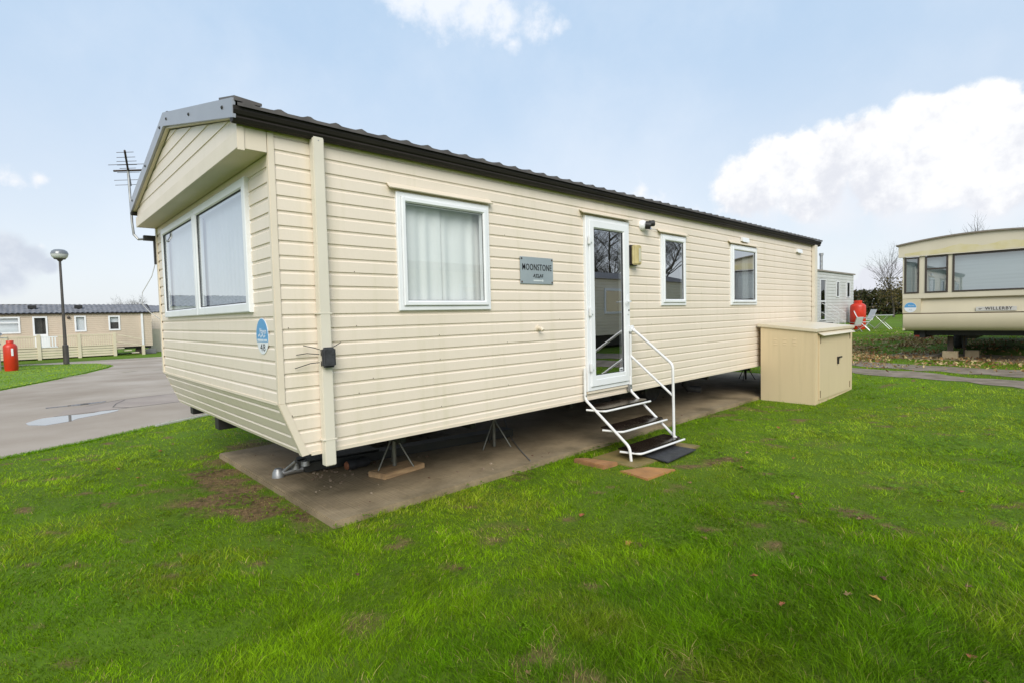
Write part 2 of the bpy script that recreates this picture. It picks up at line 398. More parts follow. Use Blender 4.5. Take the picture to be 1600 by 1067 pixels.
def gmix(f, a, bb, lo=.35, hi=.65):
    mr = t.nodes.new('ShaderNodeMapRange'); mr.inputs[1].default_value = lo; mr.inputs[2].default_value = hi; t.links.new(f, mr.inputs[0])
    mx = t.nodes.new('ShaderNodeMix'); mx.data_type = 'RGBA'; t.links.new(mr.outputs[0], mx.inputs['Factor'])
    for s, v in ((mx.inputs['A'], a), (mx.inputs['B'], bb)):
        if isinstance(v, tuple): s.default_value = (*v, 1)
        else: t.links.new(v, s)
    return mx.outputs['Result']
turf = gmix(gnoise(38), (.050, .088, .006), (.120, .195, .009))
turf = gmix(gnoise(1.1), turf, (.10, .15, .010), .45, .8)
turf = gmix(gnoise(.12), turf, (.12, .22, .010), .4, .7)
soil = gmix(gnoise(22), (.10, .062, .026), (.25, .16, .075))
soil = gmix(gnoise(6), soil, (.05, .05, .015), .5, .75)
t.links.new(gmix(sp.outputs[0], turf, soil, .12, .6), b.inputs['Base Color'])
bp = t.nodes.new('ShaderNodeBump'); bp.inputs['Strength'].default_value = .8; bp.inputs['Distance'].default_value = .03
t.links.new(gnoise(45), bp.inputs['Height']); t.links.new(bp.outputs[0], b.inputs['Normal'])
ground = np_mesh('lawn', np.stack([x_, y_, zz], 1), loops.ravel(), np.arange(len(loops)) * 4, GM, np.stack([dcol, dcol * 0, dcol * 0], 1), True)
tag(ground, kind='structure')

def clip_sheet(name, polys, dz, mat, kind='structure', jag=0., step=.35):
    """flat sheets that follow the ground planes exactly; polys = list of (x,y) lists"""
    bm = bmesh.new()
    for poly in polys:
        pp = []
        for i, a in enumerate(poly):
            c = poly[(i + 1) % len(poly)]; ln = math.hypot(c[0] - a[0], c[1] - a[1]); n = max(1, int(ln / step)) if jag else 1
            for k in range(n):
                f = k / n; x = a[0] + (c[0] - a[0]) * f; y = a[1] + (c[1] - a[1]) * f
                if jag and k:
                    x += (vnoise(x * 3.1, y * 3.3, .8, 8) - .5) * jag; y += (vnoise(x * 2.9, y * 3.1, .8, 9) - .5) * jag
                pp.append((float(x), float(y), 0))
        f = bm.faces.new([bm.verts.new(v) for v in pp]); f.normal_update()
        if f.normal.z < 0: f.normal_flip()
    bmesh.ops.triangulate(bm, faces=bm.faces)
    for co, no in (((-9, 0, 0), (1, 0, 0)), ((0, 9, 0), (0, 1, 0)), ((-70, 0, 0), (1, 0, 0)), ((0, 70, 0), (0, 1, 0))):
        bmesh.ops.bisect_plane(bm, geom=bm.verts[:] + bm.edges[:] + bm.faces[:], plane_co=co, plane_no=no)
    for v in bm.verts: v.co.z = hgt(v.co.x, v.co.y) + dz
    me = bpy.data.meshes.new(name); bm.to_mesh(me); bm.free(); me.materials.append(mat)
    o = bpy.data.objects.new(name, me); COL.objects.link(o); tag(o, kind=kind); return o

# road on the left
ROAD = [(-3.2, -6.2), (-4.35, -3.4), (-5.1, -1.56), (-5.5, -.62), (-6.35, .95), (-7.2, 2.6), (-9.6, 7.), (-13, 13), (-24, 24), (-33.0, 24), (-33.2, 5.1), (-33.75, -1.1), (-34.5, -9), (-34.5, -30), (-14, -30), (-3.2, -12)]
ISLAND = [(-16.0, -1.75), (-18.1, -.83), (-20.7, .28), (-24.3, 1.48), (-25.7, 1.8), (-26.8, 1.85), (-29.2, 1.6), (-31.9, -.9), (-32.4, -2.2), (-32.4, -14), (-15.4, -14), (-14.4, -5)]
AM = pm('wet_asphalt', (.275, .218, .165), (.43, .352, .275), .42, .80, rough2=.45, spec=.3, bump=.25, bscale=55, lo=.3, hi=.7)
road = clip_sheet('road', [ROAD], .006, AM)
PUD = pm('puddle_water', (.26, .235, .21), (.30, .27, .24), 2, .02, spec=1.)
clip_sheet('puddle', [[(-7.55, -1.05), (-7.7, -.72), (-8.1, -.35), (-8.38, .0), (-8.55, .05), (-8.47, -.35), (-8.54, -.75), (-8.5, -1.05), (-8.1, -1.28), (-7.8, -1.25)],
                        [(-10.05, -.95), (-10.0, -.45), (-10.15, .0), (-10.4, .05), (-10.35, -.45), (-10.25, -.95)]], .009, PUD, jag=.22, step=.2)
PATCH = pm('pale_road_patch', (.36, .29, .235), (.29, .23, .19), 1.4, .7, bump=.2, bscale=60)
clip_sheet('road_patch', [[(-8.72, -.85), (-8.6, -.1), (-8.72, .22), (-8.72, 1.1), (-8.9, 2.8), (-10.6, 3.0), (-10.5, 1.3), (-10.35, .35), (-9.9, -.2), (-9.4, -.7)]], .0075, PATCH, jag=.08)
CRK = pm('tar_seam', (.03, .026, .024), None, 4, .6)
crk = []
def strip(pts, w):
    out = []
    for a, c in zip(pts, pts[1:]):
        d = Vector((c[0] - a[0], c[1] - a[1])).normalized(); n = Vector((-d.y, d.x)) * w
        out.append([(a[0] + n.x, a[1] + n.y), (a[0] - n.x, a[1] - n.y), (c[0] - n.x, c[1] - n.y), (c[0] + n.x, c[1] + n.y)])
    return out
crk += strip([(-8.55, -.9), (-8.57, -.3), (-8.66, .22), (-8.70, 1.1), (-8.9, 2.8)], .011)
crk += strip([(-9.7, -.35), (-10.3, .3), (-10.5, 1.3), (-10.62, 3.)], .010) + strip([(-8.66, .22), (-9.0, .0), (-9.5, .1), (-10.2, .35)], .008)
clip_sheet('road_seam', crk, .0105, CRK, jag=.03, step=.1)
LINE = pm('road_paint', (.52, .46, .30), (.40, .36, .27), 6, .7)
clip_sheet('road_marking', strip([(-19.6, -.15), (-20.9, .55)], 0.06) + strip([(-20.3, 1.55), (-20.9, 2.1)], .05) + strip([(-20.2, 2.5), (-20.8, 3.2)], .05), .015, LINE)
KERB = pm('concrete_kerb', (.60, .58, .55), (.5, .48, .45), 5, .8)
mb = MB()
kp = [(-5.95, .20), (-6.35, .95), (-7.2, 2.6), (-9.0, 5.9)]
for a, c in zip(kp, kp[1:]):
    d = Vector((c[0] - a[0], c[1] - a[1], 0)).normalized(); n = Vector((-d.y, d.x, 0))
    A = Vector((*a, 0)); C = Vector((*c, 0)); w = n * .014
    mb.hexa([A + w, A - w, C - w, C + w], [p + Vector((0, 0, .035)) for p in (A + w, A - w, C - w, C + w)])
tag(mb.build('kerb', KERB), kind='structure')
ISM = pm('verge_turf', (.10, .19, .01), (.15, .26, .02), 9, .9, bump=.8, bscale=40)
clip_sheet('grass_verge', [ISLAND], .03, ISM)
# wheel tracks on the right
PATHM = pm('gravel_path', (.27, .215, .165), (.16, .125, .085), 3.5, .85, bump=.6, bscale=40)
T1 = [(-.9, 15.9), (-.28, 15.64), (1.65, 15.22), (3.13, 15.1), (5.5, 14.9), (9, 14.8), (9, 13.2), (5.6, 13.3), (3.2, 13.6), (1.8, 14.1), (0, 14.5), (-.9, 14.9)]
T2 = [(-.8, 14.2), (.14, 13.95), (1.87, 13.6), (3.23, 13.1), (5.5, 12.8), (9, 12.6), (9, 11.1), (5.6, 11.3), (3.3, 11.9), (2.03, 12.5), (.4, 12.9), (-.8, 13.2)]
clip_sheet('path', [T1, T2], .008, PATHM, jag=.55)

# concrete pad under the caravan
PADX0, PADX1, PADY0, PADY1 = -3.05, .05, .345, 11.9
CM = bpy.data.materials.new('brushed_concrete'); CM.use_nodes = True; t = CM.node_tree; b = t.nodes['Principled BSDF']
b.inputs['Roughness'].default_value = .8
tcn = t.nodes.new('ShaderNodeTexCoord')
c = gmix(gnoise(3), (.24, .18, .105), (.325, .25, .15)); c = gmix(gnoise(26), c, (.33, .25, .135), .55, .8); c = gmix(gnoise(1.2), c, (.10, .075, .035), .46, .72)
t.links.new(c, b.inputs['Base Color'])
mp = t.nodes.new('ShaderNodeMapping'); mp.inputs['Scale'].default_value = (1.2, 45, 1); t.links.new(tcn.outputs['Object'], mp.inputs[0])
nz = t.nodes.new('ShaderNodeTexNoise'); nz.inputs['Scale'].default_value = 1.6; nz.inputs['Detail'].default_value = 4; t.links.new(mp.outputs[0], nz.inputs['Vector'])
bp = t.nodes.new('ShaderNodeBump'); bp.inputs['Strength'].default_value = .55; bp.inputs['Distance'].default_value = .012
t.links.new(nz.outputs['Fac'], bp.inputs['Height']); t.links.new(bp.outputs[0], b.inputs['Normal'])
CONC = CM
mb = MB(); mb.box(PADX0, PADX1, PADY0, PADY1, -.06, .055)
tag(mb.build('concrete_pad', CM, bevel=.012), kind='structure')
mb = MB(); mb.box(.15, 9, 16.8, 26, .0, .172)
tag(mb.build('concrete_base', CM, bevel=.015), kind='structure')

# ------------------------------------------------------------------ main caravan
H, ZB, ZK, YT, LEN, WID = 2.95, .602, 1.002, .154, 11.46, 3.97
TS = lambda u, z, d: (d, u, z)               # right side wall (u = y)
TF = lambda u, z, d: (u, -d, z)              # front wall (u = x)
P = .1068
van = empty('static_caravan', (-WID / 2, LEN / 2, 0), 'cream shiplap static caravan with dark tiled roof nearest the camera on its concrete pad', 'caravan')
side_open = [(1.03, 2.01, 1.69, 2.64), (3.50, 4.34, .72, 2.715), (5.16, 5.785, 1.71, 2.645), (7.305, 8.28, 1.71, 2.66)]
rake = lambda z: 0. if z >= ZK else YT * (ZK - z) / (ZK - ZB)
mb = MB()
siding(mb, TS, ZB, H, lambda z: rake(z) + .0, lambda z: LEN, side_open, P, ZB - .02)
mb.build('side_wall', CREAM, van, recalc=False)
front_open = [(-3.52, -.485, 1.70, 2.70)]
mb = MB()
siding(mb, TF, ZK, H, lambda z: -WID, lambda z: 0., front_open, P, ZK - P * .05)
mb.build('front_wall', CREAM, van, recalc=False)
# raked lower front
mb = MB()
ln = math.hypot(YT, ZK - ZB); cs, sn = YT / ln, (ZK - ZB) / ln
def TR(u, s_, d):    # s_ measured up the slope from the bottom edge
    return (u, YT - cs * s_ - sn * d, ZB + sn * s_ - cs * d)
siding(mb, TR, 0, ln, lambda z: -WID, lambda z: 0., [], P, -.05)
mb.build('raked_front_panel', CREAM, van, recalc=False)
# far and left walls
mb = MB()
mb.add([(-WID, rake(ZB), ZB), (-WID, LEN, ZB), (-WID, LEN, H), (-WID, 0, H), (-WID, 0, ZK)], [(0, 1, 2, 3, 4)])
mb.build('left_wall', CREAM, van, recalc=False)
mb = MB(); siding(mb, lambda u, z, d: (u, LEN + d, z), ZB, H + .45, lambda z: -WID if z < H else -1.985 - max(0, (3.42 - z) / .23), lambda z: 0. if z < H else -1.985 + max(0, (3.42 - z) / .23), [], P, ZB)
mb.build('rear_wall', CREAM, van, recalc=False)
mb = MB(); mb.box(-WID + .01, -.02, .2, LEN - .01, ZB + .004, ZB + .04); mb.build('floor_panel', BLACK, van)
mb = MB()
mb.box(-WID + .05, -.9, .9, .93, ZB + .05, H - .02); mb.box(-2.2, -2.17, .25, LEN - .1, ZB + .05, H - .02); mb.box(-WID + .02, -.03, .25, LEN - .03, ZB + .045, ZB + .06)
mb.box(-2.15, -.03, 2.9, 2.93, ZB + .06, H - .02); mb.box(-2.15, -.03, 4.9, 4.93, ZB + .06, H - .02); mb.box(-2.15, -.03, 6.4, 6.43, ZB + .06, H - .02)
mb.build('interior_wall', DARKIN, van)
# corner trims
mb = MB()
mb.box(-.0, .008, -.008, .040, ZK, H); mb.box(-.034, .0, -.008, 0., ZK, H)
mb.build('corner_trim', CREAM_T, van, bevel=.004)
mb = MB(); w = .040
mb.hexa([(.001, YT - .012, ZB - .006), (.009, YT - .012, ZB - .006), (.009, YT + w, ZB), (.001, YT + w, ZB)], [(.001, -.009, ZK), (.009, -.009, ZK), (.009, w, ZK), (.001, w, ZK)])
mb.hexa([(-.04, YT - .012, ZB - .006), (.0005, YT - .012, ZB - .006), (.0005, YT + .004, ZB - .006), (-.04, YT + .004, ZB - .006)], [(-.04, -.013, ZK), (.0005, -.013, ZK), (.0005, .001, ZK), (-.04, .001, ZK)])
mb.build('corner_trim', CREAM_T, van)
mb = MB(); mb.box(-WID, -.04, -.006, .012, ZK - .012, ZK + .008); mb.build('kink_trim', CREAM_T, van)
mb = MB(); mb.box(-WID - .012, -WID + .05, -.012, .0, ZK, H); mb.box(-WID - .012, -WID, 0, .06, ZK, H); mb.build('corner_trim', CREAM_T, van)
mb = MB(); mb.box(-.005, .014, LEN - .05, LEN + .014, ZB, H); mb.build('corner_trim', CREAM_T, van)
mb = MB(); mb.box(-.012, .008, YT + .06, LEN - .06, ZB - .012, ZB + .014); mb.build('bottom_trim', CREAM_T, van)
# gable overhang
GY = -.19
RX = -1.985
mb = MB()
zr = lambda x: 3.43 - .23 * abs(x - RX)
siding(mb, lambda u, z, d: (u, GY - d, z), 2.905, 3.43, lambda z: max(-WID + .002, RX - (3.43 - z) / .23), lambda z: min(-.002, RX + (3.43 - z) / .23), [], .118, 2.905, cove=.012)
mb.build('gable', CREAM, van, recalc=False)
mb = MB(); mb.box(-WID - .0, .006, GY - .014, GY + .004, 2.785, 2.903); mb.build('gable_board', CREAM_T, van, bevel=.003)
for a, c in ((-.012, .0045), (-WID - .004, -WID + .01)):
    mb = MB(); mb.box(a, c, GY + .0045, -.0125, 2.787, 2.975); mb.build('gable_cheek', CREAM_T, van)
mb = MB(); mb.box(.006, .014, GY - .016, GY + .03, 2.77, 2.98); mb.build('gable_trim', CREAM_T, van, bevel=.002)
mb = MB(); mb.box(-WID, -.0125, GY + .005, -.001, 2.79, 2.80); mb.build('soffit', CREAM_T, van)
# roof: tile-effect sheets
def roof_fn(side):
    def fn(a, c):
        y = -.225 + a * (LEN + .285)
        s_ = c * 2.10
        x = RX + side * (2.10 - s_)
        course = (s_ / .35) % 1.
        z = 3.562 - .2475 * (2.10 - s_) + .012 * (1 - course)
        z += .018 * max(0., math.sin(2 * math.pi * y / .205)) ** 2. - .004
        return (x, y, z)
    return fn
mb = MB(); mb.sheet(roof_fn(1), 500, 30); mb.sheet(roof_fn(-1), 500, 12)
ef = roof_fn(1)
def eave_lip(a, c):
    x, y, z = ef(a, 0.); return (x + .001, y, z + (3.028 - z) * c)
mb.sheet(eave_lip, 500, 1)
roof = mb.build('roof', TILE, van, smooth=60, recalc=False)
mb = MB()
ridge = [(RX - .12, 3.55), (RX - .06, 3.585), (RX, 3.597), (RX + .06, 3.585), (RX + .12, 3.55)]
mb.prism(ridge, -.22, LEN + .06, lambda u, z, d: (u, d, z)); mb.build('ridge_cap', TILE, roof)
mb = MB()   # closing piece of the verge tiles at the front eave
mb.hexa([(-.25, -.235, 3.155), (.09, -.235, 3.068), (.09, -.06, 3.066), (-.25, -.06, 3.15)], [(-.25, -.235, 3.185), (.09, -.235, 3.098), (.09, -.06, 3.085), (-.25, -.06, 3.17)])
mb.build('verge_tile', TILE, roof)
mb = MB()   # ceiling of the roof
mb.add([(RX, GY, 3.44), (.05, GY, 2.97), (.05, LEN + .05, 2.97), (RX, LEN + .05, 3.44)], [(0, 1, 2, 3)]); mb.add([(RX, GY, 3.44), (RX * 2 - .05, GY, 2.97), (RX * 2 - .05, LEN + .05, 2.97), (RX, LEN + .05, 3.44)], [(0, 1, 2, 3)])
mb.build('roof_lining', CREAM_T, roof, recalc=False)
# grey bargeboard
mb = MB()
for sg in (1, -1):
    xe = RX + sg * (2.045 + .02)
    a = [(RX, -.248, 3.455), (xe, -.248, 2.955), (xe, -.226, 2.955), (RX, -.226, 3.455)]
    c = [(RX, -.248, 3.58), (xe, -.248, 3.085), (xe, -.226, 3.085), (RX, -.226, 3.58)]
    mb.hexa(a, c)
fas = mb.build('bargeboard', FASC, van, bevel=.002)
for sg in (1, -1):
    xe = RX + sg * 2.05; mb = MB(); a = [(RX, -.2255, 3.44), (xe, -.2255, 2.962), (xe, GY - .004, 2.962), (RX, GY - .004, 3.44)]
    mb.hexa(a, [(p[0], p[1], p[2] + .012) for p in a]); mb.build('verge_soffit', CREAM_T, van)
for sg in (1, -1):
    for k in (.15, .95, 1.85):
        mb = MB(); mb.lathe([(.014, 0), (.012, -.006), (.005, -.010)], (RX + sg * k, -.248, 3.515 - .235 * k), 10, 'y'); mb.build('screw', BLACK, fas)
# gutters
for sgn, X0 in ((1, 0.002), (-1, -WID - .002)):
    mb = MB()
    pr = [(0, 2.952), (.032, 2.932), (.066, 2.942), (.078, 2.962), (.070, 2.976), (.082, 2.986), (.092, 3.008), (.092, 3.034), (.075, 3.038), (0, 3.038)]
    mb.prism([(X0 + sgn * a, z) for a, z in pr], -.243, LEN + .065, lambda u, z, d: (u, d, z)); mb.build('gutter', GUT, van)
# drain pipes
def drain(y0, y1, zt, zb, name='drainpipe'):
    mb = MB(); mb.box(.003, .072, y0, y1, zb, zt)
    o = mb.build(name, PIPE, van, bevel=.006)
    for z in (1.65, .70):
        mb = MB(); mb.box(.0, .0745, y0 - .012, y1 + .012, z - .006, z + .006); mb.build('pipe_clip', PIPE, o, bevel=.002)
    mb = MB(); mb.lathe([(.005, 0), (.004, .003)], (.072, (y0 + y1) / 2, zt - .03), 8, 'x'); mb.build('screw', STEEL, o)
    return o
drain(.293, .378, 2.955, .50)
drain(LEN - .27, LEN - .12, 2.955, .56)
# windows ----------------------------------------------------------
def curtain(parent, T, u0, u1, z0, z1, d, amp=.03, waves=7, seed=0, mat=None):
    r = random.Random(seed); ph = r.random() * 6
    mb = MB(); mb.sheet(lambda a, c: T(u0 + (u1 - u0) * a, z0 + (z1 - z0) * c, d + amp * math.sin(ph + a * waves * 6.28 + .8 * math.sin(a * 9 + ph)) * (1 - .35 * c)), 60, 8)
    return mb.build('curtain', mat or CURT, parent, smooth=80, recalc=False)
def window(T, u0, u1, z0, z1, gmat=GLASS, hood=True, name='window', outer=.042, sash=.045, parent=van):
    mb = MB()
    mb.ring(u0, u1, z0, z1, [(0, -.03), (0, .018), (.006, .022), (outer - .004, .022), (outer, .016), (outer, .034), (outer + .006, .040), (outer + sash - .014, .040), (outer + sash, .026), (outer + sash, -.03)], T)
    o = mb.build(name, UPVC, parent)
    i = outer + sash - .002
    mb = MB(); mb.add([T(u0 + i, z0 + i, .016), T(u1 - i, z0 + i, .016), T(u1 - i, z1 - i, .016), T(u0 + i, z1 - i, .016)], [(0, 1, 2, 3)])
    mb.build('pane', gmat, o, recalc=False)
    mb = MB(); mb.ring(u0 + i - .004, u1 - i + .004, z0 + i - .004, z1 - i + .004, [(0, .0275), (.004, .0285), (.009, .018)], T); mb.build('pane_seal', RUBBER, o, recalc=False)
    if hood:
        mb = MB(); a, c = u0 - .075, u1 + .03
        z = z1 + .012
        vs = [T(a, z + .045, .0), T(c, z + .045, .0), T(c, z - .0, .05), T(a, z - .0, .05), T(a, z + .053, .0), T(c, z + .053, .0), T(c, z + .008, .055), T(a, z + .008, .055)]
        mb.add(vs, [(0, 1, 2, 3), (7, 6, 5, 4), (3, 2, 6, 7), (0, 3, 7, 4), (1, 5, 6, 2)])
        mb.build('drip_hood', CREAM_T, o)
    return o
w1 = window(TS, 1.009, 2.03, 1.663, 2.661)
curtain(w1, TS, 1.04, 1.512, 1.70, 2.63, -.075, .008, 3.2, 1); curtain(w1, TS, 1.522, 2.0, 1.70, 2.63, -.095, .008, 3.0, 2)
w2 = window(TS, 5.138, 5.807, 1.687, 2.665, GLASSD)
w3 = window(TS, 7.283, 8.304, 1.685, 2.68, GLASSD)
curtain(w3, TS, 8.0, 8.25, 1.70, 2.66, -.12, .02, 3, 3)
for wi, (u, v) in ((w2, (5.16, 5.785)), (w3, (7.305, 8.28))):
    mb = MB(); mb.box(-.5, -.45, u - .3, v + .3, ZB + .1, H - .1); mb.build('dark_backing', DARKIN, wi)  # near-black sheet added behind the glass, dimness of the room as colour
# front window: two panes in one frame
mb = MB()
u0, u1, z0, z1 = -3.541, -.464, 1.675, 2.715
mid = -2.017
for a, c in ((u0, mid - .002), (mid + .002, u1)):
    mb.ring(a, c, z0, z1, [(0, -.03), (0, .028), (.008, .034), (.066, .034), (.078, .022), (.078, -.03)], TF)
fw = mb.build('front_window', UPVC, van)
for a, c in ((u0, mid), (mid, u1)):
    i = .076
    mb = MB(); mb.add([TF(a + i, z0 + i, .012), TF(c - i, z0 + i, .012), TF(c - i, z1 - i, .012), TF(a + i, z1 - i, .012)], [(0, 1, 2, 3)])
    mb.build('pane', GLASSF, fw, recalc=False)
    mb = MB(); mb.ring(a + i - .003, c - i + .003, z0 + i - .003, z1 - i + .003, [(0, .0235), (.005, .0245), (.012, .014)], TF); mb.build('pane_seal', RUBBER, fw, recalc=False)
NET = pm('net_curtain', (.70, .73, .76), (.64, .67, .70), 3, .9)
curtain(fw, TF, u0 + .04, mid - .03, z0 + .03, z1 - .03, -.06, .006, 14, 4, NET); curtain(fw, TF, mid + .02, u1 - .03, z0 + .03, z1 - .03, -.06, .006, 14, 5, NET)
# door ----------------------------------------------------------------
DL, DR, DB, DT = 3.485, 4.354, .697, 2.735
mb = MB()
mb.ring(DL, DR, DB, DT, [(0, -.03), (0, .03), (.006, .036), (.046, .036), (.05, .03), (.05, .048), (.056, .054), (.128, .054), (.145, .036), (.145, -.03)], TS)
door = mb.build('door', UPVC, van)
i = .143
mb = MB(); mb.add([TS(DL + i, DB + i + .03, .024), TS(DR - i, DB + i + .03, .024), TS(DR - i, DT - i, .024), TS(DL + i, DT - i, .024)], [(0, 1, 2, 3)])
mb.build('pane', GLASSD, door, recalc=False)
mb = MB(); mb.box(.028, .05, DL + .12, DR - .12, DB + .128, DB + .178); mb.build('bottom_rail', UPVC, door, bevel=.003)
mb = MB(); mb.ring(DL + i - .003, DR - i + .003, DB + i + .03, DT - i + .003, [(0, .037), (.005, .038), (.010, .026)], TS); mb.build('pane_seal', RUBBER, door, recalc=False)
for z in (2.45, 1.62, .98):
    mb = MB(); mb.box(.05, .075, DL + .02, DL + .05, z - .05, z + .05); mb.box(.05, .072, DL + .05, DL + .085, z - .03, z + .025); mb.build('hinge', UPVC, door, bevel=.004)
mb = MB(); mb.box(.054, .064, DR - .085, DR - .055, 1.58, 1.82); mb.tube([(.064, DR - .07, 1.74), (.10, DR - .07, 1.74), (.105, DR - .09, 1.74), (.105, DR - .16, 1.735)], .009, 8)
mb.build('handle', UPVC, door, bevel=.002)
mb = MB(); mb.lathe([(.011, 0), (.011, .006)], (.064, DR - .07, 1.63), 10, 'x'); mb.build('keyhole', INK, door)
mb = MB(); mb.box(.05, .085, DR - .055, DR + .012, 1.36, 1.44); mb.build('latch_guard', UPVC, door, bevel=.006)
mb = MB(); a, c, z = DL - .07, DR + .03, DT + .012
vs = [TS(a, z + .045, .0), TS(c, z + .045, .0), TS(c, z, .07), TS(a, z, .07), TS(a, z + .053, .0), TS(c, z + .053, .0), TS(c, z + .008, .075), TS(a, z + .008, .075)]
mb.add(vs, [(0, 1, 2, 3), (7, 6, 5, 4), (3, 2, 6, 7), (0, 3, 7, 4), (1, 5, 6, 2)]); mb.build('drip_hood', CREAM_T, door)
mb = MB(); mb.box(.0, .028, DL + .01, DR - .01, DB - .03, DB - .004); mb.build('sill', CREAM_T, door)
mb = MB(); mb.box(.0255, .027, DR - i - .085, DR - i - .012, DB + i + .035, DB + i + .085); st_ = mb.build('sticker', STWHITE, door)
mb = MB(); mb.box(.0265, .028, DR - i - .072, DR - i - .05, DB + i + .05, DB + i + .07); mb.box(.0265, .028, DR - i - .045, DR - i - .025, DB + i + .045, DB + i + .07); mb.build('sticker_mark', INK, st_)
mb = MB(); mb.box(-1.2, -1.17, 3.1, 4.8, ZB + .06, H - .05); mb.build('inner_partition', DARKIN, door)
# name plate
SY0, SY1, SZ0, SZ1 = 2.446, 2.945, 1.925, 2.205
mb = MB(); mb.box(.004, .012, SY0, SY1, SZ0, SZ1); plate = mb.build('name_plate', SIGN, van, bevel=.003)
text_mesh('lettering', 'MOONSTONE', .092, INK, plate, (.0135, (SY0 + SY1) / 2 - .002, 2.097), (0, 1, 0), (0, 0, 1), width=.442, bold=.0002)
text_mesh('lettering', 'ATLAS', .046, INK, plate, (.0135, (SY0 + SY1) / 2 + .01, 2.012), (0, 1, 0), (0, 0, 1), width=.155, shear=.25, bold=.0006)
mb = MB(); mb.box(.012, .0135, 2.66, 2.74, 1.990, 1.9935); mb.build('underline', INK, plate)
mb = MB(); mb.box(.012, .0135, 2.635, 2.775, 1.955, 1.969); mb.lathe([(.013, 0), (.013, .0016)], (.012, 2.775, 1.962), 12, 'x'); mb.build('pale_mark', PALEINK, plate)
for y in (SY0 + .02, SY1 - .02):
    for z in (SZ0 + .02, SZ1 - .02):
        mb = MB(); mb.lathe([(.011, 0), (.010, .004), (.005, .007)], (.012, y, z), 10, 'x'); mb.build('screw', RUST, plate)
# security camera
mb = MB(); mb.lathe([(.07, 0), (.07, .02), (.055, .05), (.03, .062)], (.0, 4.70, 2.735), 20, 'x'); sc_ = mb.build('security_camera', UPVC, van, smooth=40)
mb = MB()
def cylc(a, c, r, n=14): mb.tube([a, c], r, n)
mb.tube([(.05, 4.705, 2.735), (.105, 4.745, 2.725)], .052, 14); mb.tube([(.09, 4.735, 2.75), (.135, 4.785, 2.755)], .040, 12); mb.build('camera_head', BLACK, sc_, bevel=.004)
mb = MB(); mb.lathe([(.022, 0), (.018, .006), (.0, .008)], (.098, 4.75, 2.69), 12, 'x'); mb.build('lens', GLASSD, sc_)
mb = MB(); mb.tube([(.02, 4.77, 2.70), (.015, 4.9, 2.71), (.012, 5.02, 2.70), (.012, 5.06, 2.69)], .004, 6); mb.build('cable', UPVC, sc_)
# wall lamp by the door
LAMP = pm('aged_lens', (.55, .46, .22), (.42, .34, .15), 8, .3)
mb = MB(); mb.box(.0, .05, 4.375, 4.53, 2.20, 2.455); wl = mb.build('wall_lamp', pm('lamp_brown', (.03, .022, .018)), van, bevel=.01)
mb = MB(); pr = [(4.377, .05), (4.38, .09), (4.41, .125), (4.495, .125), (4.525, .09), (4.528, .05)]
mb.prism([(u, d) for u, d in pr], 2.205, 2.45, lambda u, d, z: (d, u, z)); lens_ = mb.build('lamp_lens', LAMP, wl, bevel=.012)
mb = MB(); mb.box(.126, .129, 4.43, 4.475, 2.24, 2.41); mb.build('lens_panel', pm('lens_pale', (.60, .56, .42)), lens_)
# vents and spout
for y, z in ((7.806, 2.795), (10.39, 2.775)):
    mb = MB(); mb.box(.0, .035, y - .13, y + .13, z - .035, z + .03); mb.hexa([(.035, y - .13, z - .035), (.05, y - .13, z - .05), (.05, y + .13, z - .05), (.035, y + .13, z - .035)], [(.035, y - .13, z + .03), (.04, y - .13, z + .03), (.04, y + .13, z + .03), (.035, y + .13, z + .03)])
    mb.build('vent', UPVC, van, bevel=.004)
mb = MB(); mb.tube([(.0, 2.70, 1.463), (.055, 2.70, 1.455), (.075, 2.70, 1.435)], .019, 10); mb.lathe([(.03, 0), (.028, .01)], (.0, 2.70, 1.463), 14, 'x'); mb.build('overflow_spout', CREAM_T, van)
# number sticker on the front wall (mid x -.29)
XS = -.29
def disc(mb, cx, cz, rx, rz, d0, d1, a0=0, a1=360, n=28, T=TF):
    pts = [(cx + rx * math.cos(math.radians(a0 + (a1 - a0) * k / n)), cz + rz * math.sin(math.radians(a0 + (a1 - a0) * k / n))) for k in range(n + (0 if a1 - a0 == 360 else 1))]
    mb.prism(pts, d0, d1, T)
mb = MB(); disc(mb, XS, 1.492, .130, .136, .001, .0045); stk = mb.build('number_sticker', STWHITE, van)
mb = MB(); disc(mb, XS, 1.492, .124, .130, .0045, .006, -20, 200); mb.build('blue_field', BLUE, stk)
text_mesh('lettering', 'Haven', .062, STWHITE, stk, (XS + .025, -.0068, 1.527), (1, 0, 0), (0, 0, 1), .0005, width=.135)
mb = MB()
for k in range(7):
    x = XS - .080 + k * .022; z = 1.488 + .008 * math.sin(k * 2.1); mb.prism([(x, z), (x + .015, z - .003), (x + .017, z + .011), (x + .006, z + .014)], .0058, .0068, TF)
mb.build('white_marks', STWHITE, stk)
mb = MB(); mb.prism([(XS - .105, 1.453), (XS + .03, 1.453), (XS + .03, 1.470), (XS - .105, 1.470)], .0058, .0066, TF); mb.prism([(XS + .04, 1.453), (XS + .105, 1.453), (XS + .105, 1.470), (XS + .04, 1.470)], .0058, .0066, TF); mb.build('caption_box', pm('sticker_pale', (.62, .70, .78)), stk)
text_mesh('number', '48', .078, INK, stk, (XS + .005, -.0052, 1.405), (1, 0, 0), (0, 0, 1), .0005, width=.105)
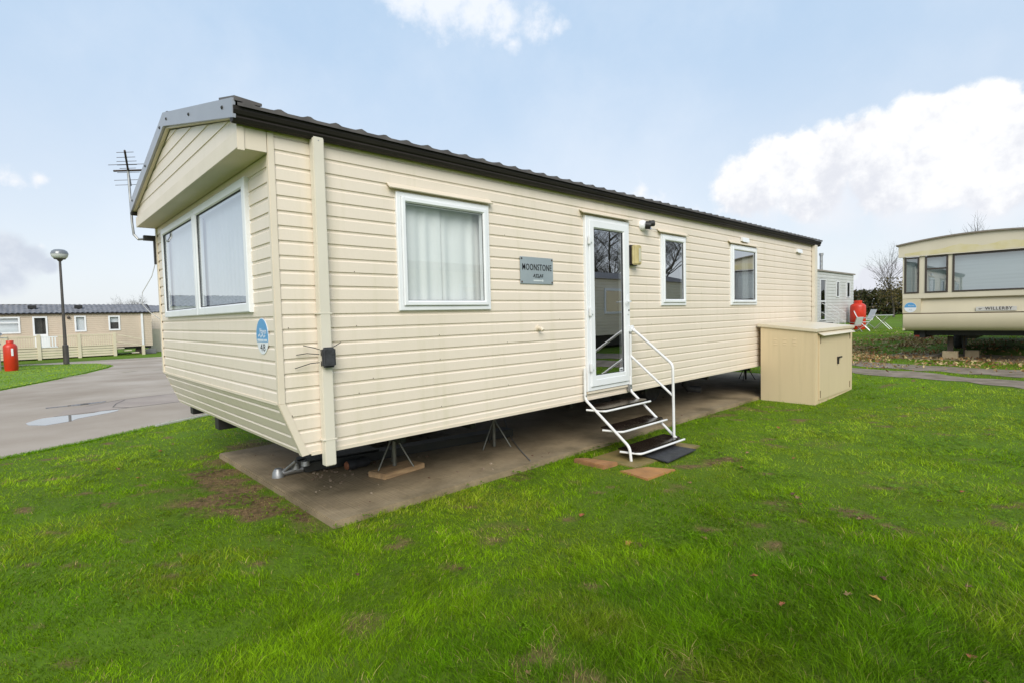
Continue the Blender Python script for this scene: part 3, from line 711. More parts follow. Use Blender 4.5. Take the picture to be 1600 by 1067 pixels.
for (y, k) in ((.085, 3), (.085, 9), (.62, 4), (.62, 9), (.62, 13), (.75, 5), (1.42, 2), (1.42, 6), (1.42, 8), (2.25, 3), (2.25, 7), (2.25, 17), (3.05, 5), (3.05, 9), (3.05, 16), (4.9, 4), (4.9, 8), (6.3, 3), (6.3, 7), (6.3, 12)):
    z = ZB - .02 + k * P + .006; mb = MB(); mb.lathe([(.0042, 0), (.0035, .0015)], (.0005, y, z), 8, 'x'); mb.build('screw', RUST, van)
# zip-tied black box on the pipe
mb = MB(); mb.box(.078, .125, .285, .385, 1.25, 1.40); bx = mb.build('junction_box', RUBBER, van, bevel=.014, segs=3)
mb = MB()
for pts in ([(.076, .28, 1.385), (.06, .24, 1.40), (.04, .17, 1.42)], [(.076, .275, 1.35), (.03, .20, 1.36), (.02, .125, 1.352)], [(.076, .275, 1.29), (.04, .22, 1.285), (.025, .11, 1.255)], [(.08, .385, 1.40), (.09, .42, 1.42), (.09, .44, 1.43)],
            [(.076, .287, 1.385), (.0755, .287, 1.34)], [(.076, .286, 1.30), (.0755, .287, 1.26)]):
    mb = MB(); mb.tube(pts, .0032, 5); mb.build('cable_tie', BLACK, bx)
# aerial and bracket on the left corner
mb = MB(); mb.tube([(-4.03, -.10, 2.66), (-4.10, -.17, 2.66), (-4.13, -.21, 2.72), (-4.13, -.22, 2.85), (-4.13, -.23, 3.52)], .014, 8)
ae = mb.build('aerial', STEEL, van)
bc = Vector((-4.13, -.23, 3.50)); bd = Vector((.95, -.18, .22)).normalized(); bs = Vector((.70, .72, 0)).normalized()
mb = MB(); mb.tube([bc - bd * .42, bc + bd * .5], .011, 6); mb.build('boom', RUST, ae)
mb = MB()
for k, hl in ((-.40, .2), (-.26, .2), (-.05, .14), (.06, .10), (.15, .12), (.24, .12), (.34, .11), (.46, .10)):
    c_ = bc + bd * k; mb.tube([c_ - bs * hl, c_ + bs * hl], .0033, 5)
c_ = bc + bd * .16; mb.tube([c_ - bs * .23, c_ + bs * .23], .0035, 5)
c_ = bc - bd * .0; mb.tube([c_ - bs * .18, c_ + bs * .18], .012, 6)
mb.build('element', RUST, ae)
mb = MB(); mb.box(-4.05, -3.98, -.13, -.03, 2.64, 2.70); mb.box(-4.03, -3.975, -.03, .03, 2.35, 2.70); mb.build('bracket', BLACK, ae)
mb = MB(); mb.tube([(-4.02, -.02, 2.36), (-4.05, -.06, 2.2), (-4.10, -.16, 2.0), (-4.10, -.17, 1.86), (-4.05, -.11, 1.76), (-3.985, -.03, 1.68), (-3.98, -.01, 1.66)], .0045, 6); mb.build('cable', pm('grey_cable', (.45, .45, .44)), ae)
# chassis
mb = MB()
for x in (-.95, -2.95): mb.box(x - .035, x + .035, .75, LEN - .2, .38, .595); mb.box(x - .07, x + .07, .75, LEN - .2, .375, .385)
for y in (1.1, 1.9, 3.4, 5., 6.8, 8.4, 10., 11.2): mb.box(-WID + .15, -.15, y - .03, y + .03, .50, .597)
mb.box(-2.47, -2.33, .18, 1.4, .46, .598); mb.box(-3.55, -3.42, .18, 1.2, .50, .598)
ch = mb.build('chassis', BLACK, van, bevel=.004)
for y in (5.9, 6.6):
    for x in (-1.15, -2.8):
        mb = MB(); mb.lathe([(.16, -.1), (.26, -.1), (.29, -.06), (.29, .06), (.26, .1), (.16, .1)], (x, y, .345), 28, 'x'); wh = mb.build('wheel', RUBBER, ch, smooth=40)
        mb = MB(); mb.lathe([(.02, .09), (.06, .095), (.07, .06), (.158, .05), (.162, .09)], (x, y, .345), 24, 'x', caps=False); mb.build('rim', STEEL, wh, smooth=40)
for y in (5.9, 6.6):
    mb = MB(); mb.tube([(-.8, y, .345), (-3.1, y, .345)], .04, 10); mb.build('axle', BLACK, ch)
mb = MB(); mb.tube([(-1.0, 4.6, .44), (-1.0, 6.2, .43), (-1.05, 7.0, .42)], .03, 10); mb.build('waste_pipe', pm('grey_plastic', (.30, .30, .28)), van)
mb = MB(); mb.tube([(-.9, 7.4, .595), (-.9, 7.4, .30), (-.85, 7.45, .22), (-.7, 7.6, .2)], .055, 12); mb.build('soil_pipe', RUBBER, van)

# ------------------------------------------------------------------ under the caravan
def stand(x, y, zb, zt, label, mat=STEEL):
    r = empty('axle_stand', (x, y, zb), label, 'stand', 'tripod axle stands under the caravan')
    mb = MB(); mb.tube([(x, y, zb + .01), (x, y, zt)], .020, 10); mb.build('post', mat, r)
    for k in range(3):
        a = .65 + k * 2.094
        mb = MB(); mb.tube([(x + .2 * math.cos(a), y + .2 * math.sin(a), zb + .005), (x, y, zb + .34)], .0085, 6); mb.build('strut', mat, r)
    mb = MB(); mb.box(x - .05, x + .05, y - .05, y + .05, zt - .012, zt); mb.build('head_plate', mat, r)
    return r
STGAL = pm('dull_zinc', (.20, .20, .17), (.13, .13, .11), 9, .5, metal=.5)
mb = MB()
mb.hexa([(-.82, 1.10, .056), (-.60, 1.16, .056), (-.66, 1.66, .056), (-.90, 1.60, .056)], [(-.82, 1.10, .112), (-.60, 1.16, .112), (-.66, 1.66, .112), (-.90, 1.60, .112)])
tag(mb.build('timber_block', WOOD, bevel=.006), 'pale timber block under the axle stand nearest the front corner', 'timber')
stand(-.77, 1.37, .112, .60, 'axle stand on a timber block, nearest the front corner', STGAL)
stand(-.78, 2.72, .056, .60, 'axle stand standing on bare concrete, second from the front corner', STGAL)
stand(-1.12, 10.5, .056, .60, 'dark axle stand at the far end, seen beside the cream gas store', RUST)
stand(-2.95, 1.6, .056, .375, 'axle stand in the shade on the left side of the pad', RUST)
# detached drawbar on the concrete
db = empty('drawbar', (-1.5, .7, .06), 'black steel drawbar with grey coupling lying on the concrete under the front corner', 'drawbar')
mb = MB()
mb.hexa([(-1.52, .70, .08), (-1.36, .70, .08), (-.95, 3.2, .08), (-1.15, 3.2, .08)], [(-1.52, .70, .17), (-1.36, .70, .17), (-.95, 3.2, .17), (-1.15, 3.2, .17)])
mb.hexa([(-1.70, .74, .08), (-1.56, .70, .08), (-2.55, 3.2, .08), (-2.75, 3.2, .08)], [(-1.70, .74, .17), (-1.56, .70, .17), (-2.55, 3.2, .17), (-2.75, 3.2, .17)])
mb.hexa([(-1.62, .78, .165), (-1.40, .78, .165), (-1.30, 1.5, .165), (-1.95, 1.5, .165)], [(-1.62, .78, .178), (-1.40, .78, .178), (-1.30, 1.5, .178), (-1.95, 1.5, .178)])
mb.build('beam', pm('greasy_steel', (.022, .025, .024), (.035, .035, .03), 6, .4), db, bevel=.006)
mb = MB(); mb.lathe([(.0, .09), (.035, .085), (.055, .05), (.06, .0)], (-1.50, .485, .056), 16); mb.tube([(-1.49, .50, .095), (-1.44, .72, .11)], .035, 10); mb.lathe([(.0, .08), (.035, .065), (.04, .0)], (-1.40, .62, .13), 12); mb.build('coupling', STEEL, db, smooth=50)
mb = MB(); mb.tube([(-1.46, .53, .115), (-1.28, .58, .235)], .016, 8); mb.build('brake_lever', STEEL, db, smooth=50)
mb = MB(); mb.lathe([(.0, .06), (.04, .045), (.045, 0)], (-1.30, .68, .17), 12); mb.build('knob', STEEL, db, smooth=50)
mt = empty('corner_steady', (-1.35, 1.2, .06), 'rusty cylindrical jack lying beside the black drawbar', 'jack')
mb = MB(); mb.lathe([(.0, -.11), (.05, -.105), (.055, -.02), (.045, .0), (.05, .1), (.03, .14), (.0, .145)], (-1.16, 1.16, .115), 16, 'y'); mb.build('barrel', RUBBER, mt, smooth=40)
mb = MB(); mb.lathe([(.0, -.13), (.035, -.128), (.045, -.112)], (-1.16, 1.16, .115), 14, 'y'); mb.build('end_cap', pm('orange_rust', (.30, .11, .05)), mt)
mb = MB()
rope_pts = [(-1.5, 3.5, .3), (-1.15, 3.28, .12), (-.8, 3.05, .065), (-.45, 2.82, .062), (-.02, 2.56, .062)]
mb.tube(rope_pts, .007, 6); tag(mb.build('cord', pm('grey_cord', (.16, .15, .14))), 'thin frayed grey cord trailing across the concrete pad', 'cord')

# ------------------------------------------------------------------ entrance steps
stp = empty('entrance_steps', (.4, 3.87, 0), 'white tubular steel steps with three dark treads below the caravan door', 'steps')
def bend(pts, r=.05, n=4):
    out = [Vector(pts[0])]
    for a, c, d in zip(pts, pts[1:], pts[2:]):
        a, c, d = map(Vector, (a, c, d)); p = c + (a - c).normalized() * r; q = c + (d - c).normalized() * r
        for k in range(n + 1):
            f = k / n; out.append(p.lerp(c, f).lerp(c.lerp(q, f), f))
    out.append(Vector(pts[-1])); return out
mb = MB(); mb.tube(bend([(.045, 3.415, .98), (.045, 3.415, .615), (.665, 3.385, .165), (.685, 3.385, .0)]), .0165, 10); mb.build('stringer', WHITEP, stp, smooth=50)
mb = MB(); mb.tube(bend([(.045, 4.325, .80), (.045, 4.32, .62), (.64, 4.29, .16), (.72, 4.285, .10)]), .0165, 10); mb.build('stringer', WHITEP, stp, smooth=50)
mb = MB(); mb.tube(bend([(.045, 4.335, .63), (.05, 4.335, 1.385), (.10, 4.335, 1.385), (.685, 4.255, .985), (.685, 4.27, .0)], .055, 5), .0165, 10)
hr = mb.build('handrail', WHITEP, stp, smooth=50)
mb = MB(); mb.tube([(.05, 4.335, 1.06), (.68, 4.262, .615)], .0145, 10); mb.build('mid_rail', WHITEP, stp, smooth=50)
mb = MB(); mb.tube([(.685, 4.27, .0), (.685, 4.27, .085)], .019, 10); mb.build('foot', RUST, hr)
mb = MB(); mb.box(.02, .062, 4.29, 4.345, .61, .70); mb.build('fixing_plate', STEEL, stp, bevel=.004)
for y, z in ((4.318, .655), (3.415, .66)):
    mb = MB(); mb.lathe([(.012, 0), (.01, .008)], (.06, y, z), 8, 'x'); mb.build('bolt', STEEL, stp)
for xf, zt in ((.31, .515), (.535, .312), (.765, .108)):
    a0, a1 = 3.41, 4.325; xb = xf - .27
    poly = [(xb, a0), (xf - .05, a0), (xf - .012, a0 + .03), (xf, a0 + .10), (xf, a1 - .10), (xf - .012, a1 - .03), (xf - .05, a1 + .02), (xb, a1 + .02)]
    mb = MB(); mb.prism(poly, zt, zt + .016, lambda u, v, d: (u, v, d)); tr_ = mb.build('tread', TREAD, stp, bevel=.003)
    mb = MB(); mb.tube(bend([(xf - .22, a0 - .03, zt - .012), (xf + .0, a0 + .03, zt - .012), (xf + .006, a0 + .12, zt - .012), (xf + .006, a1 + .03, zt - .012)], .035), .0125, 8); mb.build('edge_tube', WHITEP, tr_, smooth=50)

# mat, slabs
SL = pm('sandstone', (.44, .21, .07), (.30, .15, .055), 5, .7, bump=.3)
SLW = pm('mossy_slab', (.26, .185, .07), (.17, .14, .05), 5, .6, bump=.3)
def slab(name, pts, z0, z1, mat, label, cat, bev=.008):
    mb = MB(); mb.hexa([(x, y, z0) for x, y in pts], [(x, y, z1) for x, y in pts]); o = mb.build(name, mat, bevel=bev); return tag(o, label, cat)
slab('paving_slab', [(.80, 3.00), (.92, 3.30), (1.19, 3.43), (1.16, 2.95)], -.03, .022, SL, 'worn orange sandstone slab sunk in the grass before the steps', 'paving slab')
slab('paving_slab', [(.28, 3.22), (.30, 4.45), (.90, 4.50), (.86, 3.20)], -.03, .018, SLW, 'mossy yellow slab lying directly under the steps', 'paving slab')
slab('broken_brick', [(.22, 2.98), (.30, 3.08), (.66, 3.18), (.64, 2.96)], -.02, .05, pm('brick_red', (.38, .19, .075), (.26, .13, .055), 9, .8, bump=.4), 'reddish brick half buried in grass left of the steps', 'brick')
mat_o = empty('door_mat', (.85, 3.85, .02), 'black rubber mat lying on the ground at the foot of the steps', 'mat')
mb = MB(); mb.hexa([(.66, 3.62, .022), (.64, 4.22, .022), (.98, 4.25, .02), (1.02, 3.56, .02)], [(.66, 3.62, .036), (.64, 4.22, .036), (.98, 4.25, .034), (1.02, 3.56, .034)]); mb.build('rubber_sheet', RUBBER, mat_o, bevel=.006)

# ------------------------------------------------------------------ gas store
BXC = pm('cream_sheet_metal', (.68, .545, .345), (.64, .51, .32), 1.5, .42, stretch=(1, 1, .4))
BXD = pm('cream_sheet_door', (.67, .545, .355), (.63, .51, .33), 1.5, .42, stretch=(1, 1, .4))
streaks(BXC, (.45, .36, .20), .4); streaks(BXD, (.46, .37, .22), .35)
gs = empty('gas_store', (.53, 9.35, 0), 'cream sheet metal gas bottle store beside the caravan with a sloping lid', 'storage box')
X0, X1, Y0, Y1 = .08, .962, 8.30, 10.42
def lidz(x): return 1.352 - .095 * (x - .03) / .96
mb = MB(); mb.hexa([(X0, Y0, -.02), (X1, Y0, -.02), (X1, Y1, -.02), (X0, Y1, -.02)], [(X0, Y0, lidz(X0) - .05), (X1, Y0, lidz(X1) - .05), (X1, Y1, lidz(X1) - .05), (X0, Y1, lidz(X0) - .05)])
body = mb.build('body', BXC, gs, bevel=.006)
a, c = .03, .995
mb = MB(); mb.hexa([(a, Y0 - .03, lidz(a) - .055), (c, Y0 - .03, lidz(c) - .055), (c, Y1 + .03, lidz(c) - .055), (a, Y1 + .03, lidz(a) - .055)], [(a, Y0 - .03, lidz(a)), (c, Y0 - .03, lidz(c)), (c, Y1 + .03, lidz(c)), (a, Y1 + .03, lidz(a))])
mb.build('lid', pm('cream_lid', (.68, .60, .45), (.63, .55, .41), 1.5, .35), gs, bevel=.008)
mb = MB(); mb.box(X1 - .002, X1 + .02, Y0 + .16, Y1 - .22, .06, 1.16); gd = mb.build('door', BXD, gs, bevel=.005)
mb = MB(); mb.box(X1 - .045, X1 + .006, Y0 - .003, Y0 + .05, -.02, lidz(X1) - .056); mb.build('corner_post', BXC, gs, bevel=.004)
mb = MB(); y0, y1 = Y0 + .12, Y1 - .2
mb.hexa([(X1 + .001, y0, 1.185), (X1 + .10, y0, 1.135), (X1 + .10, y1, 1.135), (X1 + .001, y1, 1.185)], [(X1 + .001, y0, 1.195), (X1 + .105, y0, 1.143), (X1 + .105, y1, 1.143), (X1 + .001, y1, 1.195)]); mb.build('rain_hood', pm('cream_lid', (0, 0, 0)), gs)
mb = MB(); yh = 9.42; mb.box(X1 + .02, X1 + .05, yh - .014, yh + .014, .60, .73); mb.box(X1 + .045, X1 + .06, yh - .014, yh + .16, .705, .735); mb.build('handle', BLACK, gd, bevel=.004)
for y in (Y0 + .19, Y1 - .25):
    for z in (1.07, .16):
        mb = MB(); mb.tube([(X1 + .025, y, z - .06), (X1 + .025, y, z + .06)], .009, 8); mb.build('hinge', pm('dull_brass', (.25, .20, .12)), gd)
for k in range(3):
    for j in range(3):
        x = .30 + k * .155; z = 1.075 - j * .045
        mb = MB(); mb.hexa([(x, Y0 + .002, z), (x + .065, Y0 + .002, z), (x + .065, Y0 - .006, z), (x, Y0 - .006, z)], [(x + .006, Y0 + .002, z + .02), (x + .059, Y0 + .002, z + .02), (x + .059, Y0 - .001, z + .02), (x + .006, Y0 - .001, z + .02)]); mb.build('louvre', BXC, body)

# ------------------------------------------------------------------ neighbouring caravan on the right (front bay faces us)
WY = 16.3
wb = empty('static_caravan', (2.35, 22, .19), 'older cream caravan with brown window frames and bowed roof, right edge', 'caravan')
AL = pm('cream_aluminium', (.62, .54, .38), (.56, .49, .345), 1.2, .4, stretch=(1, 1, .4))
AL2 = pm('cream_aluminium_band', (.66, .59, .45), (.60, .535, .40), 1.2, .4, stretch=(1, 1, .4))
STAIN = pm('yellow_stained_panel', (.66, .60, .46), (.58, .48, .22), 2.2, .45, stretch=(1, 1, 2.5), lo=.52, hi=.64)
XA, XB, XM = .66, 4.06, 2.36
TW = lambda u, z, d: (u, WY - d, z)
zroof = lambda x: 3.235 + .165 * (1 - ((x - XM) / 1.8) ** 2)
def curved(mb, fz0, fz1, d0, d1, xa, xb, n=20):
    for k in range(n):
        a = xa + (xb - xa) * k / n; c = xa + (xb - xa) * (k + 1) / n
        mb.hexa([TW(a, fz0(a), d1), TW(c, fz0(c), d1), TW(c, fz0(c), d0), TW(a, fz0(a), d0)], [TW(a, fz1(a), d1), TW(c, fz1(c), d1), TW(c, fz1(c), d0), TW(a, fz1(a), d0)])
mb = MB(); curved(mb, lambda x: 2.905, lambda x: zroof(x) - .02, -.05, .05, XA - .09, XB + .09); fb = mb.build('roof_band', AL2, wb, recalc=True)
mb = MB(); n = 40; rr = random.Random(3)
tp = [(XA + .05 + k * (XB - XA - .1) / n) for k in range(n + 1)]
pl = [(x, 2.935 + .01 * math.sin(x * 9)) for x in tp] + [(x, 3.0 + .10 * sm(XA, XA + 1.2, x) * (1 + .35 * math.sin(x * 7 + 1) + .3 * (rr.random() - .5))) for x in tp[::-1]]
mb.prism(pl, .05, .0512, TW); mb.build('stained_strip', pm('yellow_stain', (.60, .52, .27), (.65, .58, .40), 3, .45), fb)
mb = MB()
for k in range(24):
    a = XA - .14 + (XB - XA + .28) * k / 24; c = XA - .14 + (XB - XA + .28) * (k + 1) / 24
    mb.hexa([(a, WY - .11, zroof(a) - .02), (c, WY - .11, zroof(c) - .02), (c, WY + 10, zroof(c) - .02), (a, WY + 10, zroof(a) - .02)], [(a, WY - .11, zroof(a) + .015), (c, WY - .11, zroof(c) + .015), (c, WY + 10, zroof(c) + .015), (a, WY + 10, zroof(a) + .015)])
mb.build('roof', pm('grey_brown_roof', (.24, .20, .16)), wb, recalc=True)
# front wall pieces round the windows
WZ0, WZ1 = 1.93, 2.90
wins = [(.70, 1.02), (1.145, 1.62), (1.71, 4.02)]
mb = MB()
mb.box(XA, XB, WY, WY + .05, 1.79, WZ0); mb.box(XA, .70, WY, WY + .05, WZ0, WZ1 + .004); mb.box(1.02, 1.145, WY, WY + .05, WZ0, WZ1 + .004); mb.box(1.62, 1.71, WY, WY + .05, WZ0, WZ1 + .004); mb.box(4.02, XB, WY, WY + .05, WZ0, WZ1 + .004)
mb.build('window_band', AL2, wb, bevel=.004)
mb = MB(); mb.box(XA, XB, WY + .0, WY + .10, 1.785, 1.80); mb.box(XA, 1.06, WY + .008, WY + .1, 1.40, 1.785)
mb.hexa([(1.06, WY + .008, 1.40), (XB, WY + .008, 1.40), (XB, WY + .16, 1.40), (1.06, WY + .16, 1.40)], [(1.06, WY + .09, 1.785), (XB, WY + .09, 1.785), (XB, WY + .16, 1.785), (1.06, WY + .16, 1.785)])
mb.build('lower_panel', AL, wb, bevel=.003)
mb = MB(); mb.box(XA, XB, WY + .02, WY + .1, 1.375, 1.40); mb.build('seam_trim', pm('seam_brown', (.20, .14, .08)), wb)
mb = MB()
pf = [(.0, 1.375), (-.015, 1.30), (-.012, 1.18), (.02, 1.05), (.07, .97), (.12, .94)]
for k in range(len(pf) - 1):
    (d0, za), (d1, zb_) = pf[k], pf[k + 1]
    mb.add([(XA + .02, WY + d0, za), (XB - .02, WY + d0, za), (XB - .02, WY + d1, zb_), (XA + .02, WY + d1, zb_)], [(0, 1, 2, 3)])
mb.build('skirt_panel', AL, wb, smooth=80)
mb = MB(); mb.box(XA, XA + .05, WY + .052, WY + 10, .94, 2.905); mb.box(XB - .05, XB, WY + .052, WY + 10, .94, 2.905); mb.box(XA + .05, XB - .05, WY + 9.9, WY + 10, .94, 2.905); mb.build('side_wall', AL, wb)
mb = MB(); mb.box(XA + .02, XB - .02, WY + .13, WY + 9.9, .92, .96); mb.build('floor_panel', BLACK, wb)
BL = pm('grey_blind', (.40, .46, .46), (.35, .41, .41), 2, .8, stretch=(.3, 1, 14))
for k, (a, c) in enumerate(wins):
    mb = MB(); mb.ring(a, c, WZ0, WZ1 - .01, [(0, -.04), (0, .012), (.004, .016), (.034, .016), (.038, .01), (.038, -.04)], TW)
    if k == 1: mb.box(a + .038, c - .038, WY - .014, WY + .02, 2.535, 2.575)
    fr_ = mb.build('window', BRNFR, wb)
    mb = MB(); mb.add([TW(a + .037, WZ0 + .037, -.01), TW(c - .037, WZ0 + .037, -.01), TW(c - .037, WZ1 - .047, -.01), TW(a + .037, WZ1 - .047, -.01)], [(0, 1, 2, 3)]); mb.build('pane', GLASSF, fr_, recalc=False)
    mb = MB(); mb.add([TW(a, WZ0, -.1), TW(c, WZ0, -.1), TW(c, WZ1, -.1), TW(a, WZ1, -.1)], [(0, 1, 2, 3)]); mb.build('blind', BL, fr_, recalc=False)
mb = MB(); mb.prism([(2.18, 1.43), (2.93, 1.43), (2.93, 1.535), (2.18, 1.535)], .0, .004, TW)
wp = mb.build('name_plate', pm('plate_grey', (.60, .57, .52)), wb)
text_mesh('lettering', 'WILLERBY', .105, pm('brown_ink', (.055, .04, .035)), wp, (2.60, WY - .006, 1.485), (1, 0, 0), (0, 0, 1), .001, width=.50, bold=.0015)
mb = MB(); mb.prism([(2.215, 1.483), (2.245, 1.468), (2.27, 1.468), (2.305, 1.502), (2.265, 1.487), (2.247, 1.49)], .004, .0065, TW); mb.build('emblem', MATS['brown_ink'], wp)
mb = MB(); disc(mb, .835, 1.555, .135, .135, -.006, -.003, T=TW); s2 = mb.build('number_sticker', STWHITE, wb)
mb = MB(); disc(mb, .835, 1.555, .13, .13, -.003, -.001, 0, 180, T=TW); mb.build('blue_field', BLUE, s2)
text_mesh('lettering', 'Haven', .055, STWHITE, s2, (.855, WY - .001, 1.605), (1, 0, 0), (0, 0, 1), .0008, width=.13)
text_mesh('number', '42', .06, pm('faint_ink', (.40, .45, .52)), s2, (.84, WY + .002, 1.492), (1, 0, 0), (0, 0, 1), .0012, width=.06)
mb = MB(); mb.box(1.0, 1.12, WY + .25, WY + 9, .74, .93); mb.box(3.5, 3.62, WY + .25, WY + 9, .74, .93); mb.box(XA + .2, XB - .2, WY + .35, WY + .43, .80, .92); mb.box(XA + .2, XB - .2, WY + 3, WY + 3.1, .74, .92); mb.box(1.9, 2.1, WY + .9, WY + 8.8, .70, .92); wch = mb.build('chassis', BLACK, wb)
for x in (1.3, 3.3):
    for y in (21.0, 21.8):
        mb = MB(); mb.lathe([(.16, -.1), (.29, -.1), (.32, -.06), (.32, .06), (.29, .1), (.16, .1)], (x, y, .51), 24, 'x'); mb.build('wheel', RUBBER, wch, smooth=40)
def conc_block(x, y, z, label, g):
    mb = MB(); mb.box(x - .16, x + .16, y - .1, y + .1, z, z + .20); return tag(mb.build('concrete_block', pm('pale_block', (.52, .41, .26), (.44, .34, .21), 8, .9, bump=.3), bevel=.006), label, 'block', g)
conc_block(1.60, 17.0, .174, 'pale concrete block under the front jack of the older caravan', 'concrete blocks')
mb = MB(); mb.box(1.54, 1.66, 16.95, 17.05, .375, .76); js = mb.build('jack_post', RUST); tag(js, 'rusty jack post standing on the pale concrete block', 'jack')
conc_block(1.98, 17.5, .174, 'darker concrete block behind the front one under the older caravan', 'concrete blocks')
stand(1.84, 17.4, .174, .75, 'axle stand in the shade under the older caravan on the right', RUST)
mb = MB(); mb.hexa([(1.02, 17.1, .18), (1.09, 17.0, .18), (1.45, 17.25, .18), (1.40, 17.35, .18)], [(1.02, 17.1, .21), (1.09, 17.0, .21), (1.45, 17.25, .30), (1.40, 17.35, .30)])
tag(mb.build('timber_plank', pm('grey_plank', (.26, .22, .16), (.20, .17, .12), 6, .9)), 'grey plank leaning low beside the concrete block', 'plank')

# ------------------------------------------------------------------ white caravan in the distance, right
WX = -4.76
wv = empty('static_caravan', (WX - 1.7, 29.3, hgt(WX, 29)), 'pale grey caravan with a chimney flue, beyond the gas store', 'caravan')
GREYS = pm('pale_grey_siding', (.60, .60, .58), (.54, .54, .52), 1.5, .45, stretch=(1, 1, .4))
TWV = lambda u, z, d: (WX + d, u, z)
mb = MB(); siding(mb, TWV, .78, 3.42, lambda z: 25.2, lambda z: 33.32, [(27.55, 28.5, .95, 3.05), (30.15, 30.7, 2.14, 3.0), (31.95, 32.65, 2.12, 3.01)], .155, .78, .03)
mb.build('side_wall', GREYS, wv, recalc=False)
mb = MB(); mb.box(WX - 3.6, WX - .02, 25.2, 25.26, .78, 3.42); mb.box(WX - 3.6, WX - .02, 33.26, 33.32, .78, 3.42); mb.box(WX - 3.66, WX - 3.6, 25.2, 33.32, .78, 3.42); mb.build('end_wall', GREYS, wv)
mb = MB()
mb.prism([(WX + .06, 3.42), (WX - 1.8, 3.72), (WX - 3.7, 3.42)], 25.1, 33.4, lambda u, z, d: (u, d, z)); mb.build('roof', pm('grey_roof', (.22, .21, .21)), wv)
mb = MB(); mb.box(WX + .01, WX + .07, 25.1, 33.4, 3.40, 3.47); mb.build('roof_edge', pm('brownish_edge', (.30, .26, .22)), wv)
mb = MB(); mb.lathe([(.07, 3.45), (.07, 4.25), (.1, 4.25), (.1, 4.36), (.0, 4.37)], (WX - .25, 28.62, 0), 14); mb.build('flue', STEEL, wv, smooth=40)
for nm, (a, c, z0, z1) in (('door', (27.6, 28.45, .98, 3.03)), ('window', (30.17, 30.68, 2.15, 2.99)), ('window', (31.97, 32.63, 2.13, 3.0))):
    mb = MB(); mb.ring(a, c, z0, z1, [(0, -.03), (0, .03), (.05, .03), (.05, -.03)], TWV)
    if nm == 'door': mb.box(WX - .0, WX + .03, a + .07, c - .07, 1.9, 1.97)
    o = mb.build(nm, UPVC, wv)
    mb = MB(); mb.add([TWV(a + .06, z0 + .06, .0), TWV(c - .06, z0 + .06, .0), TWV(c - .06, z1 - .06, .0), TWV(a + .06, z1 - .06, .0)], [(0, 1, 2, 3)]); mb.build('pane', GLASSK, o, recalc=False)
    mb = MB(); mb.box(WX - .35, WX - .3, a - .2, c + .2, z0, z1); mb.build('dark_backing', DARKIN, o)  # dark sheet standing in for the unlit room behind the pane
mb = MB(); mb.box(WX, WX + .06, 26.9, 27.0, 1.8, 2.05); mb.build('wall_lamp', BLACK, wv)
g0 = hgt(WX, 28)
es = empty('entrance_steps', (WX + .5, 28, g0), 'white handrailed steps of the pale grey caravan', 'steps')
mb = MB()
for y in (27.5, 28.5): mb.tube([(WX + .1, y, 1.85), (WX + .85, y, 1.35), (WX + .85, y, g0)], .012, 6); mb.tube([(WX + .1, y, 1.4), (WX + .85, y, .9)], .010, 6)
mb.build('handrail', WHITEP, es)
mb = MB()
for k in range(3): mb.box(WX + .1 + k * .25, WX + .34 + k * .25, 27.5, 28.5, .85 - k * .15 - .02, .85 - k * .15 + .02)
mb.build('tread', BLACK, es)

def gas_bottle(x, y, z, r, h, label, reg=True, tilt=0.):
    b_ = empty('gas_bottle', (x, y, z), label, 'gas bottle')
    mb = MB(); mb.lathe([(r * .9, .0), (r * .93, h * .015), (r * .93, h * .05), (r, h * .07), (r, h * .78), (r * .95, h * .83), (r * .75, h * .88), (r * .5, h * .905), (r * .46, h * .91), (r * .46, h * .93)], (x, y, z), 28); bd_ = mb.build('cylinder', RED, b_, smooth=40)
    mb = MB(); mb.lathe([(r * .52, h * .895), (r * .54, h * .99), (r * .50, h), (r * .46, h * .99), (r * .45, h * .895)], (x, y, z), 20); mb.build('collar', RED, b_, smooth=40)
    mb = MB(); mb.tube([(x, y, z + h * .9), (x, y, z + h * .97)], r * .15, 8); mb.tube([(x, y, z + h * .96), (x - r * .4, y, z + h * .96)], r * .1, 6); mb.build('valve', pm('brass', (.35, .25, .1), None, 4, .4, metal=.8), b_)
    return b_
gb = gas_bottle(-4.22, 32.0, hgt(-4.2, 32) + 0, .37, 1.55, 'large red gas bottle by the corner of the pale grey caravan')
gb2 = gas_bottle(-.35, 25.6, hgt(0, 25.6), .28, .78, 'small red gas bottle glimpsed low beside the older caravan')

